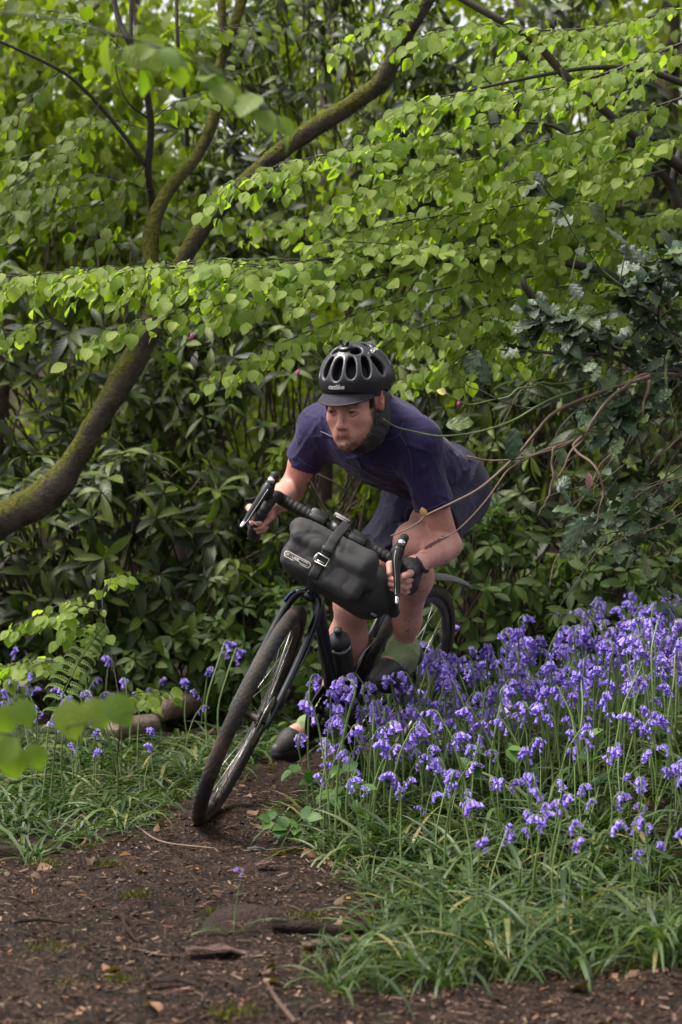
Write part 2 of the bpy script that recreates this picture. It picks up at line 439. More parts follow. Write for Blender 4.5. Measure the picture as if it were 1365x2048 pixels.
# ================================================================== plants
def leaf_geo(L, W, prof, nv=6, fold=.25, droop=.3, rip=0.0, nr=5, across=1, twist=0.0, tipc=0.0):
    """one leaf from the origin along +Y, face up: V, quads, uv"""
    v = np.linspace(0, 1, nv + 1); w = np.array([prof(t) for t in v]) * W / 2
    us = np.linspace(-1, 1, 2 * across + 1); V, U = [], []
    for i, t in enumerate(v):
        ang = droop * t; y = L * (t if droop == 0 else math.sin(ang) / droop); z = -L * ((1 - math.cos(ang)) / droop if droop else 0)
        for u in us:
            x = u * w[i]; zz = z + abs(u) * w[i] * fold + rip * L * math.sin(t * nr * 2 * math.pi + (0 if u > 0 else 1.3)) * abs(u) * min(1, w[i] / (W * .3 + 1e-9))
            tw = twist * t
            V.append((x * math.cos(tw) - (zz - z) * math.sin(tw), y, z + x * math.sin(tw) + (zz - z) * math.cos(tw))); U.append((.5 + .5 * u, t))
    m = len(us); i = np.arange(nv)[:, None] * m; j = np.arange(m - 1)[None]
    Q = np.stack([i + j, i + j + 1, i + m + j + 1, i + m + j], -1).reshape(-1, 4)
    return np.array(V), Q, np.array(U)
def beech_p(t): return max(.02, math.sin(math.pi * t ** .86) ** .66 * (1 - .25 * max(0, t - .7) / .3)) if 0 < t < 1 else .02
def rhodo_p(t): return max(.04, math.sin(math.pi * (t * .96 + .03) ** 1.05) ** .85)
def lance_p(t): return max(.03, math.sin(math.pi * (t * .9 + .1) ** .8) ** .7 * (1 - .1 * t)) if t < 1 else .02
def strap_p(t): return max(.03, (1 - t ** 4) * (.55 + .45 * min(1, t * 3)))
def orient(d, n):
    """(N,3) leaf axes and face hints -> (N,3,3) with columns x, y, z"""
    y = d / (np.linalg.norm(d, axis=-1, keepdims=True) + 1e-9); x = np.cross(y, n); x /= np.linalg.norm(x, axis=-1, keepdims=True) + 1e-9
    return np.stack([x, y, np.cross(x, y)], -1)
def bake(name, tpl, pos, Rm, mat, parent=None, kind=None, label=None, rnd=None):
    """many leaves as one mesh"""
    pos = np.asarray(pos); Rm = np.asarray(Rm)
    pick = RNG.integers(0, len(tpl), len(pos)); Vs, Qs, Us, Rs, n = [], [], [], [], 0
    rnd = RNG.random(len(pos)) if rnd is None else rnd
    for k, (V, Q, U) in enumerate(tpl):
        ii = np.where(pick == k)[0]
        if not len(ii): continue
        W_ = np.einsum('nij,vj->nvi', Rm[ii], V) + pos[ii][:, None]
        Vs.append(W_.reshape(-1, 3)); Qs.append((Q[None] + (n + np.arange(len(ii)) * len(V))[:, None, None]).reshape(-1, 4))
        Us.append(np.tile(U, (len(ii), 1))); Rs.append(np.repeat(rnd[ii], len(V))); n += len(ii) * len(V)
    o = bpy.data.objects.new(name, mesh_of(name, np.concatenate(Vs), np.concatenate(Qs), mat, True, uv=np.concatenate(Us), attrs={'rnd': np.concatenate(Rs)}))
    link(o, parent); tag(o, label, None, None, kind); return o
_pm = {}
def part_mesh(name, t, mat):
    k = (name, id(t[0]), mat.name)
    if k not in _pm: _pm[k] = mesh_of(name, t[0], t[1], mat, True, uv=t[2])
    return _pm[k]
def foliage(thing, tpl, pos, Rm, mat, cap=300, part='leaf', rest='leaves'):
    """the leaves that show largest as parts of the thing, the others joined"""
    pos = np.asarray(pos, float); Rm = np.asarray(Rm, float)
    P = np.stack([682.5 + F * pos[:, 0] / pos[:, 1], 1024 - F * (pos[:, 2] - H) / pos[:, 1]], 1)
    inn = (P[:, 0] > -10) & (P[:, 0] < 1375) & (P[:, 1] > -10) & (P[:, 1] < 2058)
    area = np.abs(np.einsum('ni,ni->n', Rm[:, :, 2], pos / np.linalg.norm(pos, axis=1)[:, None])) * np.linalg.norm(Rm[:, :, 1], axis=1)
    score = np.where(inn, area / pos[:, 1] ** 1.6, 0)
    top = np.argsort(-score)[:cap]; top = top[score[top] > 0]
    inv = Matrix.Identity(4); p = thing
    while p is not None:
        inv = p.matrix_basis @ inv; p = p.parent
    inv = inv.inverted()
    for i in top:
        t = tpl[int(RNG.integers(0, len(tpl)))]
        o = bpy.data.objects.new(part, part_mesh(part, t, mat)); COL.objects.link(o)
        M = np.eye(4); M[:3, :3] = Rm[i]; M[:3, 3] = pos[i]
        o.parent = thing; o.matrix_parent_inverse = inv; o.matrix_basis = Matrix(M)
    m = np.ones(len(pos), bool); m[top] = False
    if m.any(): bake(rest, tpl, pos[m], Rm[m], mat, thing, 'stuff')
def rdir(n): v = RNG.normal(size=(n, 3)); return v / np.linalg.norm(v, axis=1)[:, None]

# ------------------------------------------------------------------ plant materials
G = lambda a, b, c: (a, b, c)
M_BEECH = leaf_mat('fresh beech leaf', [(0, (.112, .170, .028)), (.5, (.168, .232, .045)), (1, (.245, .295, .075))], .48, .55, .25, .3, 7, tcol=(.53, .60, .15))
M_YOUNG = leaf_mat('mid green leaf', [(0, (.07, .112, .016)), (.5, (.11, .160, .024)), (1, (.16, .205, .038))], .45, .5, .25, .2, 6, tcol=(.42, .48, .08))
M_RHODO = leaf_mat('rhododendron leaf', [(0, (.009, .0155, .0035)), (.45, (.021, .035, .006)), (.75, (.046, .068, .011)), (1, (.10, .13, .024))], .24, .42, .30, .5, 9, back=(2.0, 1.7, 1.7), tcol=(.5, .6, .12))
M_SHRUB = leaf_mat('shrub leaf', [(0, (.020, .040, .008)), (.5, (.040, .070, .014)), (1, (.08, .115, .026))], .3, .5, .22, .45, 7, tcol=(.4, .5, .1))
M_HOLLY = leaf_mat('holly leaf', [(0, (.020, .038, .019)), (.6, (.034, .060, .029)), (.9, (.055, .085, .038)), (1, (.08, .11, .025))], .08, .42, .35, .3, 4, back=(2.2, 1.9, 1.6), tcol=(.4, .5, .1))
M_FAR = leaf_mat('distant leaf', [(0, (.07, .10, .016)), (.5, (.13, .17, .026)), (1, (.20, .23, .05))], .5, .55, .25, 0, 5, tcol=(.45, .5, .08))
M_STRAP = leaf_mat('bluebell strap leaf', [(0, (.020, .040, .012)), (.5, (.040, .070, .021)), (.90, (.075, .112, .036)), (1, (.20, .16, .06))], .22, .42, .4, .25, 0, tcol=(.4, .5, .12))
M_GRASS = leaf_mat('grass blade', [(0, (.022, .044, .009)), (.6, (.042, .074, .015)), (1, (.10, .115, .032))], .3, .5, .3, .2, 0, tcol=(.4, .55, .08))
M_FERN = leaf_mat('fern green', [(0, (.10, .165, .035)), (1, (.16, .23, .06))], .3, .55, .25, .2, 5)
M_BRAM = leaf_mat('bramble leaf', [(0, (.03, .075, .02)), (.5, (.05, .11, .028)), (1, (.10, .17, .04))], .28, .45, .35, .5, 6)
M_DEAD = leaf_mat('dead leaf', [(0, (.05, .028, .018)), (.5, (.12, .066, .042)), (.85, (.20, .12, .085)), (1, (.30, .13, .035))], .08, .7, .25, .4, 6, back=(1.1, 1.05, 1.0))
M_CHIP = leaf_mat('wood chip', [(0, (.016, .009, .006)), (.5, (.048, .027, .018)), (.85, (.10, .060, .042)), (.96, (.19, .13, .10)), (1, (.25, .105, .03))], 0, .75, .2, 0, 0, back=(1, 1, 1))
M_NEAR = leaf_mat('pale near leaf', [(0, (.09, .150, .026)), (.5, (.13, .19, .034)), (1, (.17, .22, .05))], .42, .5, .3, .12, 6, tcol=(.42, .48, .10))
def stem_mat(name, c1, c2, rough=.7): return simple(name, c1, rough, c2=c2, scale=25, bmp=.4, bscale=60)
M_TWIG = stem_mat('dark twig bark', (.022, .017, .015), (.05, .038, .032))
M_BROWN = stem_mat('dead brown twig', (.085, .052, .036), (.16, .105, .076))
M_GSTEM = stem_mat('green stem', (.05, .085, .022), (.085, .13, .035), .5)
M_RSTEM = stem_mat('rhododendron stem', (.05, .034, .025), (.10, .07, .05))
def bark_mat(name, b1, b2, moss=True):
    m, nt, b, out = nmat(name)
    n1 = noise_out(nt, 9, 6, .7); n2 = noise_out(nt, 55, 5, .7); n3 = noise_out(nt, 4.5, 5, .65)
    c = ramp(nt, n1, [(.32, b1), (.62, b2), (.75, tuple(x * 1.5 for x in b2))])
    if moss:
        nz_ = nd(nt, 'SeparateXYZ', {0: nd(nt, 'NewGeometry').outputs['Normal']}).outputs[2]
        k = nd(nt, 'Math', {0: nd(nt, 'Math', {0: nz_, 1: .30}, operation='MULTIPLY').outputs[0], 1: n3}, operation='ADD').outputs[0]
        k = ramp(nt, k, [(.42, (0, 0, 0)), (.52, (1, 1, 1))])
        mc = ramp(nt, n2, [(.3, (.032, .034, .006)), (.55, (.13, .13, .016)), (.75, (.24, .22, .035))])
        c = mixc(nt, k, c, mc)
    nt.links.new(c, b.inputs['Base Color']); b.inputs['Roughness'].default_value = .85; b.inputs['Specular IOR Level'].default_value = .2
    bump(nt, b, nd(nt, 'Math', {0: n2, 1: n1}, operation='ADD').outputs[0], 1.0, .05)
    return m
M_MOSS = bark_mat('mossy bark', (.05, .039, .032), (.16, .128, .108)); M_BARK = bark_mat('bare bark', (.06, .045, .037), (.13, .10, .085), False)
def limb(pts, r, n=14, m=40, rough=.08, seed=0):
    """uneven tapering limb through points"""
    P = smooth_path(np.asarray(pts), m); R = np.interp(np.linspace(0, 1, m), np.linspace(0, 1, len(r)), r)
    V, Fs = tube(P, R, n)
    d = fbm(V + seed, 5.0, 3) * rough + fbm(V + seed, 17, 3) * rough * .6
    c = np.concatenate([np.repeat(P, n, 0), P[:1], P[-1:]]); V = c + (V - c) * (1 + d[:, None])
    return V, Fs
def pxs(L): return [px(*p) for p in L]

# ------------------------------------------------------------------ distant wood behind everything
tl = [leaf_geo(.105, .08, beech_p, 3, .2, .5), leaf_geo(.095, .06, beech_p, 3, .3, .8)]
def cloud(n, lo, hi, nscale, thr):
    P = RNG.random((n * 4, 3)) * (np.array(hi) - lo) + lo
    d = vnoise(P, nscale) + .5 * vnoise(P + 9, nscale * 2.3); return P[d > thr][:n]
P = np.concatenate([cloud(26000, (-3.6, 11.3, .3), (3.8, 15, 5.2), .9, -.12), cloud(24000, (-4.6, 14, 1), (4.8, 19, 7.4), .7, -.7), cloud(5000, (-2.6, 10.2, 2.0), (-.2, 11.4, 3.9), 1.3, .0)])
z0 = gz(P[:, 0], P[:, 1]); P = P[(P[:, 2] > z0) & ~((P[:, 0] < -.8) & (P[:, 2] > 3.2) & (RNG.random(len(P)) < .05))]
far = bake('distant_foliage', tl, P, orient(rdir(len(P)) * .7 + [0, 0, -.6], rdir(len(P)) * .7 + [0, -.3, .8]) * RNG.uniform(.7, 1.25, (len(P), 1, 1)), M_FAR, None, 'stuff', 'pale green leaves of the wood behind the rhododendrons')
for i, (a, b_, r, lab) in enumerate([((40, 420, 12.2), (95, -60, 12.4), .05, 'thin pinkish brown trunk at the far upper left'), ((300, 480, 12.8), (250, -80, 13), .06, 'thin bare trunk behind the dark forked sapling'),
        ((1330, 420, 12.5), (1345, -80, 12.6), .09, 'broad brown trunk in the far upper right corner'), ((655, 420, 13), (665, -60, 13.2), .07, 'slim trunk deep in the wood behind the mossy limbs'), ((160, 430, 14), (30, -60, 14), .05, 'slanting thin trunk deep in the wood at upper left'),
        ((1010, 420, 13.5), (1180, -60, 13.6), .07, 'slanting trunk deep in the wood behind the fresh green leaves')]):
    A, B = px(*a), px(*b_); base = A - (B - A) / max(1e-6, (B - A)[2]) * (A[2] - float(gz(A[0], A[1]))); base[2] -= .05
    t = empty('tree', tuple(base), lab, 'tree', 'bare trunks far back in the wood')
    add('trunk', limb([base, A, (A + B) / 2 + RNG.normal(size=3) * .08, B], [r * 1.2, r, r * .9, r * .7], 10, 24, .1, i), M_BARK, t)
    add('branch', limb([A + (B - A) * .55, A + (B - A) * .8 + np.array([.4 * (-1) ** i, 0, .1]), A + (B - A) * 1.0 + np.array([.9 * (-1) ** i, .2, .1])], [r * .45, r * .3, r * .15], 8, 14, .1, i), M_BARK, t)

# ------------------------------------------------------------------ the mossy leaning tree
base = px(-420, 1120, 7.55); base[2] = float(gz(base[0], base[1])) - .1
mt_ = empty('mossy_tree', tuple(base), 'mossy tree with a bent trunk leaning in from the left and forking', 'tree')
tr = [base, px(-330, 1110, 7.50), px(-150, 1075, 7.40), px(0, 1035, 7.30), px(95, 990, 7.25), px(150, 915, 7.20), px(205, 825, 7.17), px(262, 730, 7.15), px(305, 640, 7.13), px(325, 570, 7.11)]
add('trunk', limb(tr, [0.0933, 0.0824, 0.0741, 0.0686, 0.0648, 0.0549, 0.0521, 0.0495, 0.0450, 0.0439], 18, 70, .15, 1), M_MOSS, mt_)
add('limb', limb([px(318, 600, 7.11), px(300, 500, 7.13), px(312, 430, 7.15), px(345, 370, 7.19), px(395, 310, 7.25), px(430, 225, 7.30), px(440, 130, 7.35), px(472, 40, 7.40), px(500, -60, 7.45)], [0.0364, 0.0343, 0.0285, 0.0270, 0.0260, 0.0234, 0.0219, 0.0208, 0.0208], 14, 60, .17, 2), M_MOSS, mt_)
add('limb', limb([px(322, 600, 7.11), px(362, 530, 7.05), px(410, 450, 7.00), px(470, 385, 6.95), px(560, 305, 6.90), px(660, 235, 6.85), px(760, 165, 6.80), px(800, 90, 6.75), px(850, 10, 6.70), px(890, -60, 6.65)], [0.0364, 0.0353, 0.0343, 0.0333, 0.0333, 0.0327, 0.0322, 0.0260, 0.0238, 0.0234], 14, 60, .17, 3), M_MOSS, mt_)
add('branch', limb([px(436, 150, 7.33), px(445, 80, 7.35), px(443, 0, 7.35), px(446, -60, 7.40)], [0.0197, 0.0177, 0.0171, 0.0156], 10, 20, .17, 6), M_MOSS, mt_)

# ------------------------------------------------------------------ rhododendrons
T_RH = [leaf_geo(.150, .040, rhodo_p, 5, .22, .75, .004, 3), leaf_geo(.135, .037, rhodo_p, 5, .35, 1.1), leaf_geo(.165, .041, rhodo_p, 5, .12, .5), leaf_geo(.105, .034, rhodo_p, 5, .3, .3, .006, 2), leaf_geo(.14, .042, rhodo_p, 5, .45, 1.3, .005, 2, twist=.5)]
def whorls(C, axis_, n, L=1.0):
    """leaf rosettes at C (N,3) about axis_ (N,3)"""
    pos, R = [], []
    for c, a in zip(C, axis_):
        a = unit(a); u = unit(np.cross(a, RNG.normal(size=3))); v = np.cross(a, u); k = RNG.integers(n[0], n[1] + 1); s = L * RNG.uniform(.6, 1.2)
        el = RNG.uniform(-.15, .45)
        for i in range(k):
            t = 2 * math.pi * (i + RNG.uniform(-.25, .25)) / k; e = el + RNG.uniform(-.3, .3) + (.5 if i % 3 == 0 else 0)
            d = (u * math.cos(t) + v * math.sin(t)) * math.cos(e) + a * math.sin(e); d = d + np.array([0, 0, RNG.uniform(-.65, -.05)]) + RNG.normal(size=3) * .12
            pos.append(c + d * .008); R.append(orient(d[None], (a * .9 + np.array([0, -.15, .35]) + RNG.normal(size=3) * .2)[None])[0] * s * RNG.uniform(.8, 1.1))
    return pos, R
def Y_BUSH(C): return C[1] < 10.2
def bush(name, label, cat, group, C, Rr, nw, mat, tpl, L=1.0, stem=M_RSTEM, nst=7, buds=(), cap=300, seed=0, k=(5, 8)):
    C = np.array(C, float); Rr = np.array(Rr, float); base = np.array([C[0], C[1], float(gz(C[0], C[1]))])
    t = empty(name, tuple(base), label, cat, group)
    d = rdir(nw * 3); d = d[(d[:, 1] < .35) & (d[:, 2] > -.75)][:nw]
    s = RNG.uniform(.55, 1.0, (len(d), 1)) ** .5 * (1 + .25 * vnoise(d * 1.7 + seed)[:, None])
    P = C + d * Rr * s; ax_ = d * [1, 1, .6] + [0, -.25, .55] + RNG.normal(size=d.shape) * .5
    ok = P[:, 2] > gz(P[:, 0], P[:, 1]) + .03
    Pp = np.stack([682.5 + F * P[:, 0] / P[:, 1], 1024 - F * (P[:, 2] - H) / P[:, 1]], 1)
    for hx, hy, hr in ((655, 930, 95), (350, 570, 60), (1150, 380, 90), (470, 860, 50), (60, 470, 70), (980, 640, 60), (590, 830, 50), (180, 520, 60), (1300, 480, 70)) if Y_BUSH(C) else (): ok &= np.hypot(Pp[:, 0] - hx, Pp[:, 1] - hy) > hr * (.8 + .4 * RNG.random(len(P)))
    P, ax_ = P[ok], ax_[ok]
    pos, R = whorls(P, ax_, k, L)
    foliage(t, tpl, pos, R, mat, cap)
    ii = RNG.permutation(len(P))[:nst]
    for i in ii:
        m_ = base + (P[i] - base) * .5 + np.array([RNG.uniform(-.12, .12), .12, RNG.uniform(-.1, .1)])
        add('stem', tube(smooth_path([base + np.array([RNG.uniform(-.2, .2), RNG.uniform(0, .2), -.05]), m_, P[i]], 14), np.linspace(.014, .005, 14), 6), stem, t)
    jj = RNG.permutation(len(P))[:len(P) * 3 // 4]; gs = []
    for i in jj: gs.append(tube(smooth_path([P[i], P[i] - ax_[i] * .1 + np.array([0, .03, -.06]), P[i] - ax_[i] * .2 + np.array([0, .12, -.2])], 6), np.linspace(.003, .006, 6), 5, False))
    o = add('twigs', join(gs), stem, t); tag(o, kind='stuff')
    for (x, y, Y) in buds:
        q = px(x, y, Y); add('flower_bud', join([lathe([(0, 0), (.007, .005), (.009, .013), (.006, .024), (0, .030)], 8, q, [RNG.uniform(-.3, .3), -.2, 1])]), M_BUD, t)
    return t
M_BUD = simple('magenta flower bud', (.36, .03, .22), .5, c2=(.45, .06, .30))
RG = 'rhododendron bushes behind the rider'
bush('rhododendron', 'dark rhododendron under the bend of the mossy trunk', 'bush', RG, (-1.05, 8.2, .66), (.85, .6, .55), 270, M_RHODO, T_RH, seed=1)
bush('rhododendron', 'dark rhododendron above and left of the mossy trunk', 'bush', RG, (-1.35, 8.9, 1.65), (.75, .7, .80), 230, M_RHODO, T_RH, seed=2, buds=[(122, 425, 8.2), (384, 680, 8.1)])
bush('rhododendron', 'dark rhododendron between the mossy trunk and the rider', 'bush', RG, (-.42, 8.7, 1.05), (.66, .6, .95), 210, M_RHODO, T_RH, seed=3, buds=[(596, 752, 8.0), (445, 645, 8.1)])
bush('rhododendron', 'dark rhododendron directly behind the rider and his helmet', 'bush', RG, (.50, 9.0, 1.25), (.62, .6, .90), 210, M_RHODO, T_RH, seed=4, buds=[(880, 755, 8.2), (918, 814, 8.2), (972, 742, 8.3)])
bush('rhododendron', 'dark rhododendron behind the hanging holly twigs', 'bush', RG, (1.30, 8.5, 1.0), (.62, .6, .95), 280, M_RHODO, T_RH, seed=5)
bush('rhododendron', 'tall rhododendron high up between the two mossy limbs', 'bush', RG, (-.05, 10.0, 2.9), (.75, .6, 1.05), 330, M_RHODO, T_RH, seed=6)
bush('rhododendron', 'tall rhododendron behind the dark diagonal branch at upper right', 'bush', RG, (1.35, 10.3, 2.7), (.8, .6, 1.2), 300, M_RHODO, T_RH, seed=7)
T_SH = [leaf_geo(.085, .034, rhodo_p, 5, .25, .5, .004, 3), leaf_geo(.075, .034, rhodo_p, 5, .3, .7), leaf_geo(.095, .036, rhodo_p, 5, .15, .3)]
SG = 'low leafy shrubs along the back of the path'
M_LIME = leaf_mat('light shrub leaf', [(0, (.075, .115, .016)), (.5, (.12, .165, .024)), (1, (.19, .23, .045))], .5, .55, .2, .2, 6, tcol=(.5, .55, .1))  # leaf colour kept pale so the added shrubs look lit
T_LI = [leaf_geo(.07, .045, beech_p, 4, .2, .5), leaf_geo(.06, .04, beech_p, 4, .3, .8)]
for lb_, C_, R2 in (('pale leafy shrub added as a lit patch behind the rider and his right arm', (-.06, 8.25, 1.10), (.24, .2, .26)), ('pale leafy shrub added to brighten the gaps at the far left', (-1.5, 10.6, 2.0), (.7, .35, 1.2)), ('pale leafy shrub added for brightness behind the holly twigs', (1.5, 10.8, 1.8), (.8, .35, 1.2))):
    bush('shrub', lb_, 'shrub', 'pale shrubs added to look lit through the gaps', C_, R2, 170, M_LIME, T_LI, cap=60, seed=int(C_[0] * 7) + 30, nst=4)
bush('shrub', 'low mid green shrub behind the rear wheel and bluebells', 'shrub', SG, (.62, 7.7, .45), (.48, .45, .50), 200, M_SHRUB, T_SH, 1.0, seed=8, nst=10, k=(5, 8))
bush('shrub', 'low mid green shrub at the right edge behind the bluebells', 'shrub', SG, (1.25, 7.5, .45), (.45, .45, .50), 200, M_SHRUB, T_SH, 1.0, seed=9, nst=10, k=(5, 8))
bush('shrub', 'low mid green shrub between front wheel and down tube', 'shrub', SG, (-.22, 7.75, .24), (.42, .4, .34), 110, M_SHRUB, T_SH, 1.1, seed=10, nst=8, k=(5, 8))
bush('shrub', 'low shrub with drooping leaves left of the front wheel', 'shrub', SG, (-.95, 7.95, .22), (.6, .35, .32), 130, M_SHRUB, T_SH, 1.15, seed=11, nst=8, k=(5, 8))

# ------------------------------------------------------------------ beeches with fresh leaves
T_BE = [leaf_geo(.056, .043, beech_p, 6, .18, .45, .018, 4), leaf_geo(.050, .040, beech_p, 6, .30, .8, .022, 4), leaf_geo(.060, .044, beech_p, 6, .08, .3, .018, 4), leaf_geo(.046, .030, beech_p, 6, .5, .7, .02, 4)]
def spray(pts, wid, nside, sp=.0245, r0=.005, droop=.75, side_t0=.04, dens=1.35, ls=1.0):
    """leafy branch: main stem through pts, side twigs in a loose horizontal layer, leaves hanging along them"""
    P = smooth_path(np.asarray(pts), 40); stems = [tube(P, np.linspace(r0, .0016, 40), 6, False)]
    pos, R = [], []; sgn = 1
    nside = int(nside * dens)
    for k in range(nside):
        t = side_t0 + (1 - side_t0) * (k + RNG.uniform(.1, .9)) / nside; i = min(38, int(t * 39)); p = P[i]; T = unit(P[i + 1] - P[i]); sgn = -sgn
        S = unit(np.cross(T, [0, 0, 1])) * sgn
        ln = wid * (1.05 - .6 * t) * RNG.uniform(.55, 1.15); d = unit(T * .75 + S * RNG.uniform(.5, 1.0) + np.array([0, 0, RNG.uniform(-.30, .22)]))
        m = max(3, int(ln / .03)); q = np.array([p + d * ln * u + np.array([0, 0, -.35 * ln * u * u]) + RNG.normal(size=3) * .003 for u in np.linspace(0, 1, m)])
        stems.append(tube(q, np.linspace(.0022, .0008, m), 4, False))
        n = max(3, int(ln / sp))
        for j in range(n):
            u = (j + .6) / n; x = q[min(m - 1, int(u * (m - 1) + .5))] + RNG.normal(size=3) * .004
            sd = 1 if j % 2 else -1; s2 = unit(np.cross(d, [0, 0, 1])) * sd
            ld = unit(d * .45 + s2 * .6 + np.array([0, 0, -droop * RNG.uniform(.35, 1.5)]) + RNG.normal(size=3) * .25)
            pos.append(x); R.append(orient(ld[None], (np.array([0, -.55, .75]) + RNG.normal(size=3) * .35)[None])[0] * RNG.uniform(.5, 1.2) * ls)
        pos.append(q[-1]); R.append(orient((d + [0, 0, -.6])[None], np.array([[0, -.5, .8]]))[0] * .9 * ls)
    return stems, pos, R
def beech(label, base, wood, sprays, group=None, mat=M_BEECH, name='beech_tree', cat='tree', cap=300, tpl=T_BE, bark=M_TWIG, ls=1.0):
    t = empty(name, tuple(base), label, cat, group)
    for nm, pts, r in wood: add(nm, limb(pts, r, 10, 40, .07, len(pts)), bark, t)
    ps, Rs = [], []
    for kw_ in sprays:
        stems, pos, R = spray(ls=ls, **kw_); add('twig', join(stems), bark, t); ps += pos; Rs += R
    foliage(t, tpl, ps, Rs, mat, cap); return t
def sp_(pts, wid, nside, **k): return dict(pts=pxs(pts), wid=wid, nside=nside, **k)
gA = px(1500, 700, 6.6); gA[2] = float(gz(gA[0], gA[1])) - .05
beech('beech with long low level branches of fresh leaves reaching left above the rider', gA,
      [('trunk', [gA, px(1500, 1000, 6.6), px(1490, 600, 6.6), px(1480, 100, 6.7)], [.09, .075, .07, .06]),
       ('branch', pxs([(1490, 690, 6.6), (1330, 640, 6.45), (1240, 560, 6.35), (1130, 525, 6.3), (1010, 520, 6.2), (880, 519, 6.1), (760, 517, 6.05), (680, 514, 6.0), (560, 530, 5.95)]), [.03, .022, .018, .014, .011, .009, .008, .007, .004]),
       ('branch', pxs([(1365, 640, 6.5), (1300, 560, 6.45), (1280, 530, 6.4), (1220, 550, 6.4), (1100, 500, 6.4)]), [.02, .016, .012, .01, .006]),
       ('branch', pxs([(1150, 655, 6.1), (1090, 620, 6.05), (1052, 575, 6.0), (1050, 555, 6.0), (1068, 552, 6.0)]), [.014, .013, .012, .008, .003])],
      [sp_([(760, 517, 6.05), (560, 530, 5.95), (380, 535, 5.9), (180, 540, 5.85), (-80, 560, 5.8)], .30, 40, r0=.005),
       sp_([(700, 520, 6.1), (480, 520, 6.1), (250, 540, 6.1), (-60, 590, 6.1)], .26, 30, r0=.004),
       sp_([(900, 520, 6.1), (720, 560, 6.0), (560, 585, 5.9), (380, 620, 5.8), (250, 650, 5.75), (165, 690, 5.7)], .20, 24, r0=.004),
       sp_([(960, 560, 6.1), (800, 600, 6.0), (650, 650, 5.9), (520, 705, 5.8), (410, 760, 5.75)], .17, 20, r0=.004),
       sp_([(1130, 525, 6.3), (980, 500, 6.1), (820, 490, 6.0), (650, 480, 5.95)], .26, 24, r0=.005),
       sp_([(1200, 560, 6.3), (1050, 590, 6.2), (920, 630, 6.1), (800, 670, 6.0)], .26, 24, r0=.004),
       sp_([(1300, 600, 6.3), (1150, 640, 6.2), (1000, 660, 6.2), (900, 740, 6.1)], .24, 20, r0=.004),
       sp_([(1250, 470, 6.5), (1080, 430, 6.4), (900, 420, 6.4), (760, 440, 6.4)], .26, 22, r0=.004),
       sp_([(1390, 600, 6.7), (1250, 580, 6.6), (1120, 600, 6.5), (1000, 620, 6.5)], .28, 22, r0=.004),
       sp_([(100, 640, 6.2), (40, 660, 6.2), (-40, 680, 6.2)], .14, 6, r0=.003)], 'beeches leaning in from the right')
gB = px(1560, 500, 7.2); gB[2] = float(gz(gB[0], gB[1])) - .05
